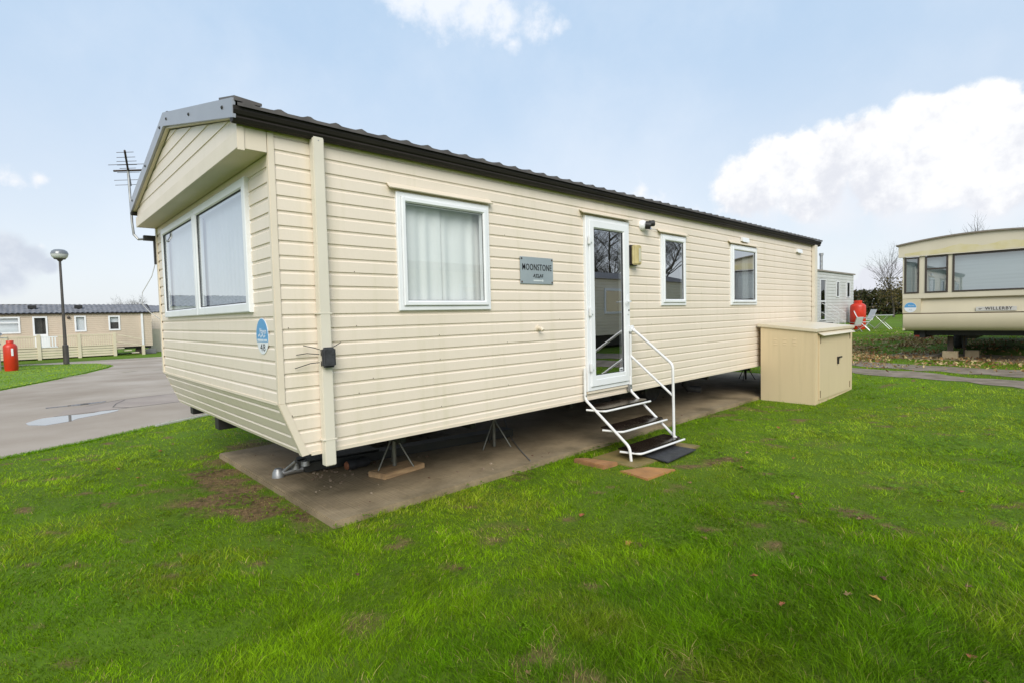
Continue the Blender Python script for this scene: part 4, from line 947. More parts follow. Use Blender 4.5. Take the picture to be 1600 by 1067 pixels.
# folding chairs and table
CHM = pm('white_chair', (.66, .66, .66), (.58, .58, .58), 6, .5)
CHA = pm('alloy_tube', (.50, .51, .52), None, 6, .35, metal=.5)
def chair(x, y, rot, label, K=1.0):
    z = hgt(x, y); c_ = empty('folding_chair', (x, y, z), label, 'chair', 'white folding garden chairs')
    cs_, sn_ = math.cos(rot), math.sin(rot)
    T_ = lambda a, b_, h_: (x + a * cs_ - b_ * sn_, y + a * sn_ + b_ * cs_, z + h_)
    for s_ in (-.26, .26):
        for pts in ([(.30, s_, 0), (-.22, s_, .58)], [(-.28, s_, 0), (.28, s_, .46)], [(-.16, s_, .46), (-.40, s_, 1.02)], [(-.27, s_ * 1.08, .64), (.26, s_ * 1.08, .66)]):
            mb = MB(); mb.tube([T_(*(q * K for q in p)) for p in pts], .016, 6); mb.build('frame_tube', CHA, c_)
    mb = MB(); mb.hexa([T_(*(q * K for q in p)) for p in ((-.2, -.25, .44), (.27, -.25, .45), (.27, .25, .45), (-.2, .25, .44))], [T_(*(q * K for q in p)) for p in ((-.2, -.25, .465), (.27, -.25, .475), (.27, .25, .475), (-.2, .25, .465))]); mb.build('seat', CHM, c_)
    mb = MB(); mb.hexa([T_(*(q * K for q in p)) for p in ((-.19, -.25, .5), (-.17, -.25, .5), (-.17, .25, .5), (-.19, .25, .5))], [T_(*(q * K for q in p)) for p in ((-.41, -.25, 1.02), (-.385, -.25, 1.03), (-.385, .25, 1.03), (-.41, .25, 1.02))]); mb.build('backrest', CHM, c_)
    return c_
chair(-3.72, 29.6, 2.5, 'white folding chair standing in front of the large red gas bottle', .72)
chair(-3.62, 30.5, .2, 'white folding chair between the large red gas bottle and the camping table')
chair(-4.15, 33.4, -2.4, 'white folding chair behind the camping table, back towards the hedge')
tx_, ty_ = -3.15, 32.3; zt = hgt(tx_, ty_)
tb = empty('camping_table', (tx_, ty_, zt), 'small white folding table beside the garden chairs', 'table')
mb = MB(); mb.box(tx_ - .42, tx_ + .42, ty_ - .3, ty_ + .3, zt + .72, zt + .75); mb.build('tabletop', CHM, tb, bevel=.005)
for a, c in ((-.36, -.25), (.36, -.25), (-.36, .25), (.36, .25)):
    mb = MB(); mb.tube([(tx_ + a, ty_ + c, zt), (tx_ - a * .8, ty_ + c, zt + .72)], .015, 6); mb.build('leg', CHA, tb)

# ------------------------------------------------------------------ left side: caravan, decking, lamp, bottle
LX = -41.
lv = empty('static_caravan', (LX - 1.6, -1.5, -.4), 'beige caravan with grey tiled roof and decking across the road, left', 'caravan')
BEI = pm('beige_siding', (.60, .50, .39), (.54, .45, .35), 1.2, .45, stretch=(1, 1, .4))
TL = lambda u, z, d: (LX + d, u, z)
lopen = [(-2.9, -.95, 1.28, 2.22), (-.3, .33, .3, 2.22), (1.74, 2.26, 1.28, 2.24), (3.52, 4.08, 1.3, 2.21)]
mb = MB(); siding(mb, TL, .13, 2.46, lambda z: -10., lambda z: 5.93, lopen, .13, .13, .025); mb.build('side_wall', BEI, lv, recalc=False)
mb = MB(); mb.box(LX - 3.4, LX - .02, 5.87, 5.93, .13, 2.46); mb.box(LX - 3.4, LX - .02, -10, -9.94, .13, 2.46); mb.box(LX - 3.45, LX - 3.4, -10, 5.93, .13, 2.46); mb.build('end_wall', BEI, lv)
LT = pm('grey_roof_tile', (.19, .19, .205), (.13, .13, .14), 3, .45)
def lroof(sd_, y0, y1, X, ze, zr_, run):
    def fn(a, c):
        s_ = c; y = y0 + (y1 - y0) * a
        x = X + .12 - run * s_ if sd_ > 0 else X + .12 - 2 * run + run * s_
        course = (s_ * 5) % 1.
        return (x, y, ze + (zr_ - ze) * s_ + .05 * (1 - course) + .022 * math.sin(2 * math.pi * y / .26))
    return fn
mb = MB(); mb.sheet(lroof(1, -10.1, 6.0, LX, 2.44, 3.02, 1.8), 380, 50); mb.sheet(lroof(-1, -10.1, 6.0, LX, 2.44, 3.02, 1.8), 60, 10); lr = mb.build('roof', LT, lv, smooth=45, recalc=False)
mb = MB(); mb.box(LX + .02, LX + .15, -10.1, 6.02, 2.39, 2.47); mb.build('gutter', GUT, lv)
mb = MB(); mb.prism([(LX + .14, 2.44), (LX - 1.68, 3.08), (LX - 3.5, 2.44)], 5.93, 6.0, lambda u, z, d: (u, d, z)); mb.build('gable', GUT, lv)
for y in (-.3, 2.0):
    mb = MB(); mb.box(LX - 1.0, LX - .7, y - .2, y + .22, 2.78, 2.99); mb.build('roof_vent', BLACK, lr, bevel=.02)
def lwin(u0, u1, z0, z1, bar=None, blind=0., name='window'):
    mb = MB(); mb.ring(u0 - .04, u1 + .04, z0 - .04, z1 + .04, [(0, -.03), (0, .04), (.09, .04), (.09, -.03)], TL)
    if bar: mb.box(LX - .01, LX + .035, u0 + .05, u1 - .05, bar - .03, bar + .03)
    o = mb.build(name, UPVC, lv)
    mb = MB(); mb.add([TL(u0 + .04, z0 + .04, .0), TL(u1 - .04, z0 + .04, .0), TL(u1 - .04, z1 - .04, .0), TL(u0 + .04, z1 - .04, .0)], [(0, 1, 2, 3)]); mb.build('pane', GLASS, o, recalc=False)
    mb = MB(); mb.box(LX - .18, LX - .16, u0, u1, z0, z1); mb.build('dark_backing', DARKIN, o)  # dark sheet in place of the shaded room, behind any real blind
    if blind: mb = MB(); mb.box(LX - .13, LX - .12, u0, u1, z1 - (z1 - z0) * blind, z1); mb.build('blind', NET, o)
    return o
lwin(-2.9, -.95, 1.28, 2.22, 1.9, 1.); lwin(1.74, 2.26, 1.28, 2.24, None, 1.); lwin(3.52, 4.08, 1.3, 2.21, None, .45)
ld = lwin(-.3, .33, .3, 2.22, None, 0, 'door')
mb = MB(); mb.box(LX - .02, LX + .035, -.26, .29, .3, 1.15); mb.build('door_panel', UPVC, ld)
mb = MB(); mb.lathe([(.09, 0), (.09, .08), (.03, .1)], (LX, 1.42, 2.17), 12, 'x'); mb.build('wall_lamp', BRNFR, lv)
mb = MB(); mb.box(LX + .0, LX + .08, 5.3, 5.42, .1, 2.4); mb.build('drainpipe', UPVC, lv)
mb = MB(); mb.box(LX - 3.2, LX - .2, -9.9, 5.85, -.02, .12)
mb.build('chassis', BLACK, lv)
for y in (5.2, 3.7):
    mb = MB(); mb.lathe([(.1, -.1), (.24, -.1), (.24, .1), (.1, .1)], (LX - .45, y, -.18), 16, 'x'); mb.build('wheel', RUST, lv)
# decking
DK = pm('cream_decking', (.66, .58, .43), (.60, .53, .39), 2, .5)
dx = -39.2
zg = hgt(dx, 0)
dk = empty('decking', (dx - .9, 0, zg), 'cream plastic decking with balustrade along the beige caravan', 'decking')
for y in (-9, -7, -5, -3, -1.6, -.15, 1.75, 3.55):
    mb = MB(); mb.box(dx - .09, dx + .09, y - .09, y + .09, zg, 1.15); mb.build('post', DK, dk, bevel=.01)
mb = MB(); mb.box(dx - .06, dx + .22, 5.0, 5.15, zg, .25); mb.build('post', DK, dk)
mb = MB()
for k in range(4): mb.box(dx - .03, dx + .03, -9, 3.5, zg + .08 + k * .155, zg + .08 + k * .155 + .135)
mb.build('skirt_board', DK, dk, bevel=.006)
mb = MB(); mb.box(LX + .1, dx - .04, -9, 3.5, zg + .66, zg + .72); mb.build('deck_floor', DK, dk)
mb = MB(); mb.box(dx - .04, dx + .04, -9, -.25, 1.0, 1.07); mb.box(dx - .04, dx + .04, .75, 3.5, 1.0, 1.07); mb.box(dx - .04, dx + .04, -9, -.25, .34, .40); mb.box(dx - .04, dx + .04, .75, 3.5, .34, .40)
y = -9
while y < 3.45:
    if not (-.25 < y < .75): mb.box(dx - .015, dx + .015, y, y + .055, .40, 1.0)
    y += .115
mb.build('balustrade', DK, dk)
mb = MB(); y = -.1
mb.box(dx - .03, dx + .03, -.1, .72, .97, 1.03); mb.box(dx - .03, dx + .03, -.1, .72, .36, .42)
while y < .7: mb.box(dx - .02, dx + .02, y, y + .07, .42, .97); y += .135
mb.build('gate', UPVC, dk)
mb = MB()
mb.tube([(dx + .02, 3.6, 1.02), (dx + .1, 5.05, .62)], .03, 6); mb.tube([(dx + .02, 3.6, .55), (dx + .1, 5.05, .22)], .03, 6); mb.build('handrail', DK, dk)
mb = MB()
for k in range(3): mb.box(dx - .6, dx + .05, 3.65 + k * .4, 4.05 + k * .4, zg + .45 - k * .16, zg + .49 - k * .16)
mb.build('step', DK, dk)
mb = MB(); mb.box(dx - .9, dx - .4, 5.3, 5.9, zg, zg + .32); tag(mb.build('storage_tub', pm('grey_tub', (.16, .16, .16)), bevel=.03), 'grey plastic tub on the grass at the end of the decking', 'tub')
# caravan beyond it
l2 = empty('static_caravan', (-47, 9.5, -.45), 'cream caravan half hidden behind the corner of the nearest caravan, beyond the beige one', 'caravan')
mb = MB(); siding(mb, lambda u, z, d: (-45. + d, u, z), .1, 2.55, lambda z: 6.1, lambda z: 14., [], .13, .1, .025)
mb.build('side_wall', CREAM, l2, recalc=False)
mb = MB(); mb.box(-48.4, -45.02, 6.1, 6.16, .1, 2.55); mb.box(-48.4, -45.02, 13.94, 14, .1, 2.55); mb.box(-48.4, -48.35, 6.1, 14, .1, 2.55); mb.build('end_wall', CREAM, l2)
mb = MB(); mb.sheet(lroof(1, 6.0, 14.1, -45., 2.52, 3.05, 1.8), 120, 30); mb.sheet(lroof(-1, 6.0, 14.1, -45., 2.52, 3.05, 1.8), 20, 6); mb.build('roof', LT, l2, smooth=45, recalc=False)
mb = MB(); mb.box(-44.2, -43.4, 6.15, 7.6, -.45, 1.25); mb.build('gas_store', CREAM_T, l2, bevel=.02)
# nearer caravan at the left frame edge
l3 = empty('static_caravan', (-30.4, -8, -.28), 'corner of a pale caravan at the left frame edge behind the red gas bottle', 'caravan')
mb = MB(); siding(mb, lambda u, z, d: (-28.2 + d, u, z), .2, 2.5, lambda z: -14., lambda z: -2.12, [(-12, -9.5, 1.2, 2.2), (-6, -5, 1.2, 2.2)], .13, .2, .025); mb.build('side_wall', GREYS, l3, recalc=False)
mb = MB(); mb.box(-32., -28.22, -2.18, -2.12, .2, 2.5); mb.box(-32., -28.22, -14., -13.94, .2, 2.5); mb.box(-32, -31.95, -14, -2.12, .2, 2.5); mb.build('end_wall', GREYS, l3)
mb = MB(); mb.sheet(lroof(1, -14.1, -2.0, -28.2, 2.47, 3.1, 2.0), 300, 40); mb.sheet(lroof(-1, -14.1, -2.0, -28.2, 2.47, 3.1, 2.0), 30, 6); mb.build('roof', LT, l3, smooth=45, recalc=False)
mb = MB(); mb.prism([(-28.08, 2.45), (-30.08, 3.13), (-32.08, 2.45)], -2.12, -2.0, lambda u, z, d: (u, d, z)); mb.build('gable', pm('pink_brown', (.35, .28, .26)), l3)
for (a, c) in ((-12, -9.5), (-6, -5)):
    mb = MB(); mb.ring(a, c, 1.2, 2.2, [(0, -.03), (0, .04), (.09, .04), (.09, -.03)], lambda u, z, d: (-28.2 + d, u, z)); o = mb.build('window', UPVC, l3)
    mb = MB(); mb.box(-28.22, -28.2, a + .05, c - .05, 1.25, 2.15); mb.build('pane', GLASSK, o)
mb = MB(); mb.box(-31.8, -28.4, -13.8, -2.3, -.25, .2); mb.build('skirt', pm('dark_skirt', (.05, .045, .04)), l3)
gb3 = gas_bottle(-26.9, -1.42, hgt(-26.9, -1.4) + .03, .23, 1.27, 'tall red gas bottle on the grass verge at the left edge')
mb = MB(); mb.box(-26.675, -26.66, -1.40, -1.33, .45, .75); mb.build('warning_label', STWHITE, gb3)
mb = MB(); mb.tube([(-27.2, -1.75, .9), (-27.2, -1.75, 1.3), (-27.1, -1.68, 1.35)], .06, 8); mb.tube([(-27.15, -1.7, 1.2), (-26.95, -1.5, 1.18)], .02, 6); mb.tube([(-27.2, -1.75, -.2), (-27.2, -1.75, .9)], .02, 6); mb.build('regulator', STEEL, gb3)
# lamp post
lx, ly = -29.9, .54; lz = hgt(lx, ly) + .05
lp = empty('street_lamp', (lx, ly, lz), 'slim dark grey lamp post with a mushroom globe on the verge', 'street lamp')
PST = pm('dark_post', (.075, .065, .06), (.05, .045, .04), 3, .5)
mb = MB(); mb.lathe([(.12, 0), (.12, .9), (.075, .95), (.06, 2.5), (.05, 5.0)], (lx, ly, lz), 16); mb.build('pole', PST, lp, smooth=40)
mb = MB(); mb.lathe([(.05, 4.95), (.10, 5.0), (.12, 5.04), (.22, 5.06), (.24, 5.1)], (lx, ly, lz), 20); mb.build('globe_collar', PST, lp, smooth=40)
gl_ = [(.24, 5.1), (.31, 5.18), (.335, 5.27), (.34, 5.30)]
mb = MB(); mb.lathe(gl_, (lx, ly, lz), 24); mb.build('lamp_globe', pm('clear_diffuser', (.58, .60, .58), (.5, .52, .5), 3, .2), lp, smooth=60)
mb = MB(); mb.lathe([(.345, 5.30), (.34, 5.36), (.30, 5.45), (.2, 5.52), (.0, 5.55)], (lx, ly, lz), 24); mb.build('lamp_cap', pm('cap_grey', (.23, .24, .25), None, 3, .22, metal=.3), lp, smooth=60)

# ------------------------------------------------------------------ trees and hedge
BARK = pm('bare_bark', (.10, .085, .07), (.065, .055, .045), 5, .9)
def bare_tree(x, y, height, seed, label, spread=.55, depth=6, trunk=.13, group='bare trees', lean=0., name='bare_tree', z=None, kids=(2, 4)):
    z = hgt(x, y) if z is None else z
    r = random.Random(seed); root = empty(name, (x, y, z), label, 'tree', group)
    tr, cr = MB(), MB()
    def grow(p, d, ln, rad, lev):
        n = 4 if lev < 2 else 3; pts = [p]; q = p; dd = d.copy()
        for k in range(n):
            dd = (dd + Vector((r.uniform(-1, 1), r.uniform(-1, 1), r.uniform(-.3, .75))) * (.13 if lev == 0 else .22)).normalized(); q = q + dd * ln / n; pts.append(q)
        (tr if lev == 0 else cr).tube(pts, rad, 7 if lev < 2 else (4 if lev < 4 else 3), rad * .55, cap=False)
        if lev >= depth: return
        for k in range(r.randint(*kids) + (2 if lev == 0 else 0)):
            f = r.uniform(.35, 1.) if lev else r.uniform(.4, 1.); i = min(int(f * n), n - 1); b_ = pts[i].lerp(pts[i + 1], f * n - i)
            a = r.uniform(0, 6.283); side = Vector((math.cos(a), math.sin(a), r.uniform(-.05, .5)))
            nd = (dd * (1 - spread) + side * spread).normalized()
            grow(b_, nd, ln * r.uniform(.52, .80), rad * .55 * (1.1 - .4 * f), lev + 1)
        grow(q, dd, ln * .7, rad * .55, lev + 1)
    grow(Vector((x, y, z - .05)), Vector((lean, 0, 1)).normalized(), height * .36, trunk, 0)
    tr.build('trunk', BARK, root, recalc=False); cr.build('crown', BARK, root, recalc=False)
    return root
def leaf_cloud(pts, size, cols, name, mat, parent=None):
    n = len(pts); nrm = rng.normal(size=(n, 3)); nrm /= np.linalg.norm(nrm, axis=1)[:, None]
    a = np.cross(nrm, rng.normal(size=(n, 3))); a /= np.linalg.norm(a, axis=1)[:, None]; b_ = np.cross(nrm, a)
    s_ = (size * (.6 + .8 * rng.random(n)))[:, None]
    V = np.stack([pts - a * s_, pts + b_ * s_ * .5, pts + a * s_, pts - b_ * s_ * .5], 1).reshape(-1, 3)
    o = np_mesh(name, V, np.arange(n * 4), np.arange(n) * 4, mat, np.repeat(cols, 4, 0))
    if parent is not None: o.parent = parent; o.matrix_parent_inverse = pinv(parent)
    return o
def vcol_mat(name, rough=.6, trans=.25, spec=.3):
    M = bpy.data.materials.new(name); M.use_nodes = True; t = M.node_tree; b = t.nodes['Principled BSDF']
    b.inputs['Roughness'].default_value = rough; b.inputs['Specular IOR Level'].default_value = spec
    a = t.nodes.new('ShaderNodeAttribute'); a.attribute_name = 'col'; t.links.new(a.outputs['Color'], b.inputs['Base Color'])
    tr = t.nodes.new('ShaderNodeBsdfTranslucent'); t.links.new(a.outputs['Color'], tr.inputs[0])
    mx = t.nodes.new('ShaderNodeMixShader'); mx.inputs[0].default_value = trans
    o = t.nodes['Material Output']; t.links.new(b.outputs[0], mx.inputs[1]); t.links.new(tr.outputs[0], mx.inputs[2]); t.links.new(mx.outputs[0], o.inputs[0])
    return M
LEAFM = vcol_mat('hedge_leaf'); GRASSM = vcol_mat('grass_blade', .5, .36, .08); DRYM = vcol_mat('dry_leaf', .6, .15, .3)
# hedge
hx0, hx1, hy = -22., 10., 58.5
hroot = empty('hedge', (-6, hy, .87), 'dark overgrown hedge behind the folding chairs', 'hedge')
n = 34000
px_ = rng.uniform(hx0, hx1, n); py_ = hy + rng.normal(0, .8, n); tp_ = 2.0 + .9 * fbm(px_, px_ * 0, 2.3, 4) - .5 * np.abs(py_ - hy) + .35 * vnoise(px_, py_, .5, 2)
pz_ = hgt_np(px_, py_) + tp_ * rng.random(n) ** .75
ck = vnoise(px_, pz_, .7, 21)[:, None] * .7 + rng.random((n, 1)) * .45
hc = np.array([.016, .022, .007]) * (1 - ck) + np.array([.075, .075, .022]) * ck
br = rng.random(n) < .12; hc[br] = np.array([.12, .075, .03])
leaf_cloud(np.stack([px_, py_, pz_], 1), .13, hc, 'foliage', LEAFM, hroot)
mb = MB(); r_ = random.Random(5)
for k in range(420):
    x = r_.uniform(hx0, hx1); y = hy + r_.gauss(0, .6); z = hgt(x, y); l_ = r_.uniform(1.8, 3.0)
    d_ = Vector((r_.gauss(0, .3), r_.gauss(0, .2), 1)).normalized()
    mb.tube([(x, y, z), Vector((x, y, z)) + d_ * l_ * .6, Vector((x, y, z)) + d_ * l_ + Vector((r_.gauss(0, .25), 0, .1))], .022, 3, .006, cap=False)
mb.build('stems', BARK, hroot, recalc=False)
t1 = bare_tree(-6.25, 50.5, 5.9, 12, 'bare twiggy tree in front of the dark hedge, beside the older caravan', .5, 5, .085)
iv = np.clip(rng.normal(size=(900, 3)), -1.7, 1.7) * np.array([.65, .45, .7]) + np.array([-6.3, 50.5, 2.7]); ic = np.array([.13, .10, .03]) * (.5 + .8 * rng.random((900, 1)))
leaf_cloud(iv, .085, ic, 'dead_leaves', LEAFM, t1)
bare_tree(-2.2, 62, 8.7, 23, 'bare tree whose top twigs show above the older caravan roof', .42, 5, .16)
bare_tree(2.6, 60, 8.2, 31, 'smaller bare tree just above the older caravan roof, nearer the right edge', .42, 5, .13)
bare_tree(-106, 13, 7.5, 5, 'distant bare tree above the roof of the beige caravan', .6, 6, .2)
mb = MB(); mb.tube([(-6.55, 40, .5), (-6.6, 40, 1.6), (-6.75, 40, 2.4), (-7.1, 40, 3.05), (-7.5, 40, 3.3)], .24, 8, .09)
tag(mb.build('leaning_trunk', pm('ivy_bark', (.16, .11, .05), (.10, .08, .035), 4, .9), smooth=60), 'bent brown trunk arching beside the end of the pale grey caravan', 'tree')

# what stands across the lawn (seen in the window and door glass)
OVM = pm('pale_cream_siding', (.74, .67, .53), (.68, .61, .48), 1.2, .45)
ov = empty('static_caravan', (11.3, 12, 0), 'cream caravan across the lawn, reflected in the door glass', 'caravan')
OX = 9.5; TO = lambda u, z, d: (OX - d, u, z)
hz_ = hgt(0, 16)
mb = MB(); siding(mb, TO, .7, 3.05, lambda z: 4., lambda z: 24.5, [(9, 9.8, 1.6, 2.6), (13.2, 13.9, 1.5, 2.5), (16.5, 18, 1.6, 2.6)], .13, .7, .025); mb.build('side_wall', OVM, ov, recalc=False)
mb = MB(); mb.box(OX + .02, OX + 3.6, 4, 4.06, .7, 3.05); mb.box(OX + .02, OX + 3.6, 24.44, 24.5, .7, 3.05); mb.box(OX + 3.6, OX + 3.66, 4, 24.5, .7, 3.05); mb.build('end_wall', OVM, ov)
mb = MB(); mb.prism([(OX - .1, 3.02), (OX + 1.8, 3.5), (OX + 3.7, 3.02)], 3.9, 24.6, lambda u, z, d: (u, d, z)); mb.build('roof', TILE, ov)
for a, c, z0, z1 in ((9, 9.8, 1.6, 2.6), (13.2, 13.9, 1.5, 2.5), (16.5, 18, 1.6, 2.6)):
    mb = MB(); mb.ring(a - .03, c + .03, z0 - .03, z1 + .03, [(0, -.03), (0, .04), (.09, .04), (.09, -.03)], TO); o = mb.build('window', UPVC, ov)
    mb = MB(); mb.box(OX + .03, OX + .04, a, c, z0, z1); mb.build('pane', GLASSD, o)
mb = MB(); mb.box(OX + .2, OX + 3.4, 4.2, 24.3, .25, .69); mb.build('chassis', BLACK, ov)
bare_tree(14.2, 29.0, 10.5, 41, 'large bare tree across the lawn, reflected in the narrow window', .6, 6, .2, kids=(3, 4))
bare_tree(20.5, 31., 11, 43, 'bare tree farther across the lawn, reflected in the door glass', .6, 6, .2, kids=(3, 4))

# ------------------------------------------------------------------ grass
def inpoly(x, y, poly):
    c = np.zeros(len(x), bool); n = len(poly)
    for i in range(n):
        x0, y0 = poly[i]; x1, y1 = poly[(i + 1) % n]
        if y0 == y1: continue
        k = ((y0 > y) != (y1 > y)) & (x < (x1 - x0) * (y - y0) / (y1 - y0) + x0); c ^= k
    return c
def keep(x, y, jit=True):
    e = (fbm(x, y, .5, 17) - .5) * (.5 if jit else 0); e2 = (vnoise(x, y, .07, 19) - .5) * (.22 if jit else 0)
    k = ~(inpoly(x + .07 + e2, y + .02 + e2, ROAD) & ~inpoly(x + e2, y - e2, ISLAND))
    px1 = PADX1 + .02 - np.where((y > 1.9) & (y < 5.2), .38 * np.sin((y - 1.9) / 3.3 * 3.14), 0)
    k &= ~((x > PADX0 - .02) & (x < px1 + e * .35) & (y > PADY0 - .01 + e * .12) & (y < PADY1))
    k &= ~((x > .06) & (x < .985) & (y > 8.28) & (y < 10.44))
    k &= ~((x > .1) & (x < 9) & (y > 16.8) & (y < 26))
    k &= ~((x > .62) & (x < 1.03) & (y > 3.55) & (y < 4.26)) & ~inpoly(x, y, [(.80, 3.00), (.92, 3.30), (1.19, 3.43), (1.16, 2.95)]) & ~inpoly(x, y, [(.22, 2.98), (.30, 3.08), (.66, 3.18), (.64, 2.96)])
    k &= ~inpoly(x, y, [(.30, 3.24), (.32, 4.40), (.88, 4.45), (.84, 3.22)])
    for T_ in (T1, T2): k &= ~(inpoly(x + e * .8, y + e * 1.2, T_))
    for X_, a, c in ((-28.2, -14, -2.1),): k &= ~((x < X_) & (x > X_ - 4) & (y > a) & (y < c))
    return k
def blades(n, r0, r1, a0, a1, hmul=1., wmul=1., clear=1., tri=False):
    u = rng.random(n); r = r0 * (r1 / r0) ** u; a = rng.uniform(a0, a1, n)
    fx, fy = CF.x / math.hypot(CF.x, CF.y), CF.y / math.hypot(CF.x, CF.y)
    x = CX + r * (fx * np.cos(a) + fy * np.sin(a)); y = CY + r * (fy * np.cos(a) - fx * np.sin(a))
    d = dirt_at(x, y)
    thin = sm(.60, .38, fbm(x, y, .16, 61)) * .42 + sm(.55, .35, fbm(x, y, 1.1, 62)) * .3
    k = keep(x, y) & (rng.random(n) > d * .95 * clear) & (rng.random(n) > thin)
    x, y, r, d = x[k], y[k], r[k], d[k]; n = len(x)
    z = hgt_np(x, y) + (sm(13, 8, r) * sm(-4.9, -3.6, x) * (y < 10.5)) * (fbm(x, y, 1.6, 3) - .52) * .045 * (1 - sm(.55, .1, np.maximum(np.maximum(x - .1, -3.5 - x), np.maximum(.2 - y, y - 12))))
    z = z + np.where(inpoly(x, y, ISLAND), .03, 0)
    g = fbm(x, y, 1.5, 31); g2 = fbm(x, y, .33, 37); g3 = fbm(x, y, 4.5, 41)
    shag = sm(3.0, 1.5, np.hypot(x - 4.4, y - .6)) * .8 + sm(.48, .66, g2) * .35
    h = (.010 + .014 * g2 + .026 * shag) * (.55 + .8 * rng.random(n)) * hmul * (1 - .45 * d)
    cl = vnoise(x, y, .075, 101) * .6 + vnoise(x, y, .032, 102) * .4; cl2 = vnoise(x, y, .19, 103)
    h = h * (.45 + 1.15 * cl) * (.75 + .5 * cl2)
    w = np.maximum(.0013, .00042 * r) * (.7 + .7 * rng.random(n)) * wmul
    la = rng.uniform(0, 6.283, n); wind = vnoise(x, y, .6, 51) * 6.283
    lean = h * (.4 + 1.5 * rng.random(n))
    lx_ = lean * (np.cos(la) + .55 * np.cos(wind)); ly_ = lean * (np.sin(la) + .55 * np.sin(wind))
    wa = rng.uniform(0, 3.1416, n); wx, wy = np.cos(wa) * w, np.sin(wa) * w
    if tri:
        V = np.stack([np.stack([x - wx, y - wy, z - .004], 1), np.stack([x + wx, y + wy, z - .004], 1), np.stack([x + lx_, y + ly_, z + h], 1)], 1).reshape(-1, 3)
        lp_ = np.arange(n * 3); st = np.arange(n) * 3; nv = 3
    else:
      nv = 5
      b0 = np.stack([x - wx, y - wy, z - .004], 1); b1 = np.stack([x + wx, y + wy, z - .004], 1)
      m0 = np.stack([x - wx * .8 + lx_ * .35, y - wy * .8 + ly_ * .35, z + h * .6], 1); m1 = np.stack([x + wx * .8 + lx_ * .35, y + wy * .8 + ly_ * .35, z + h * .6], 1)
      tp = np.stack([x + lx_, y + ly_, z + h], 1)
      V = np.stack([b0, b1, m1, m0, tp], 1).reshape(-1, 3)
      base = np.arange(n)[:, None] * 5
      lp_ = np.concatenate([base + np.array([[0, 1, 2, 3]]), base + np.array([[3, 2, 4]])], 1).ravel()
      st = (np.arange(n)[:, None] * 7 + np.array([[0, 4]])).ravel()
    deep = np.array([.112, .240, .003]); mid = np.array([.245, .400, .006]); lite = np.array([.365, .48, .034]); straw = np.array([.42, .33, .12])
    # hue drifts over the lawn; brighter and fresher towards the verge on the left
    fresh = sm(3.0, -3.5, x) * sm(2.2, -.6, x + y * .4 + 3.6); paleband = np.exp(-((x - 2.6 - .02 * y) / 1.1) ** 2) * sm(2.5, 5.5, y)
    f = np.clip(.26 + 1.2 * (g - .40) + .7 * (g2 - .5) + .35 * (rng.random(n) - .5) + .35 * fresh + .45 * paleband - .25 * shag, 0, 1)[:, None]
    c = np.where(f < .5, deep + (mid - deep) * f * 2, mid + (lite - mid) * (f - .5) * 2)
    yel = sm(.48, .78, fbm(x, y, .75, 71))[:, None] * (1 - fresh[:, None]) * .38
    c = c * (1 - yel) + yel * np.array([.26, .265, .02])
    dry = (rng.random(n) < (.028 + .60 * d + .08 * yel[:, 0])); c[dry] = straw * (.6 + .6 * rng.random((dry.sum(), 1)))
    c = c * (.45 + .95 * rng.random((n, 1))) * (.64 + .70 * cl)[:, None] * (.80 + .38 * cl2)[:, None]  # low spots between tufts darkened in the blade colour, as if shaded
    return V, lp_, st, np.repeat(c, nv, 0)
A0, A1 = math.radians(-60), math.radians(62)
parts_ = [blades(430000, 1.15, 5.0, A0, A1), blades(130000, 1.15, 5.0, A0, A1, 1.2, .8), blades(950000, 5.0, 36, A0, A1, tri=True)]
def edge_blades(path, n):     # longer grass hanging over the edge of the tarmac
    P_ = np.array(path, float); seg = np.hypot(*(P_[1:] - P_[:-1]).T); k = rng.choice(len(seg), n, p=seg / seg.sum()); f = rng.random(n)
    xy = P_[k] + (P_[k + 1] - P_[k]) * f[:, None]; x = xy[:, 0] + rng.normal(0, .05, n); y = xy[:, 1] + rng.normal(0, .05, n); z = hgt_np(x, y)
    h = .008 + .022 * rng.random(n); w = .0042 * np.clip(np.hypot(x - CX, y - CY) / 9, .7, 2.4); a = rng.uniform(0, 6.283, n); wx, wy = np.cos(a) * w, np.sin(a) * w
    lx_, ly_ = h * rng.normal(0, .6, n), h * rng.normal(0, .6, n)
    V = np.stack([np.stack([x - wx, y - wy, z], 1), np.stack([x + wx, y + wy, z], 1), np.stack([x + lx_, y + ly_, z + h], 1)], 1).reshape(-1, 3)
    c = np.array([.15, .32, .004]) * (.5 + .9 * rng.random((n, 1)))
    return V, np.arange(n * 3), np.arange(n) * 3, np.repeat(c, 3, 0)
parts_ += [edge_blades([(-4.35, -3.4), (-5.1, -1.56), (-5.5, -.62), (-6.0, .2), (-6.4, .95), (-7.2, 2.55)], 11000), edge_blades(ISLAND[:9], 14000)]
VV, LL, SS, CC, ov_, ol_ = [], [], [], [], 0, 0
for V, lp_, st, c in parts_:
    VV.append(V); LL.append(lp_ + ov_); SS.append(st + ol_); CC.append(c); ov_ += len(V); ol_ += len(lp_)
tag(np_mesh('grass', np.concatenate(VV), np.concatenate(LL), np.concatenate(SS), GRASSM, np.concatenate(CC)), kind='stuff')
del parts_, VV, LL, SS, CC
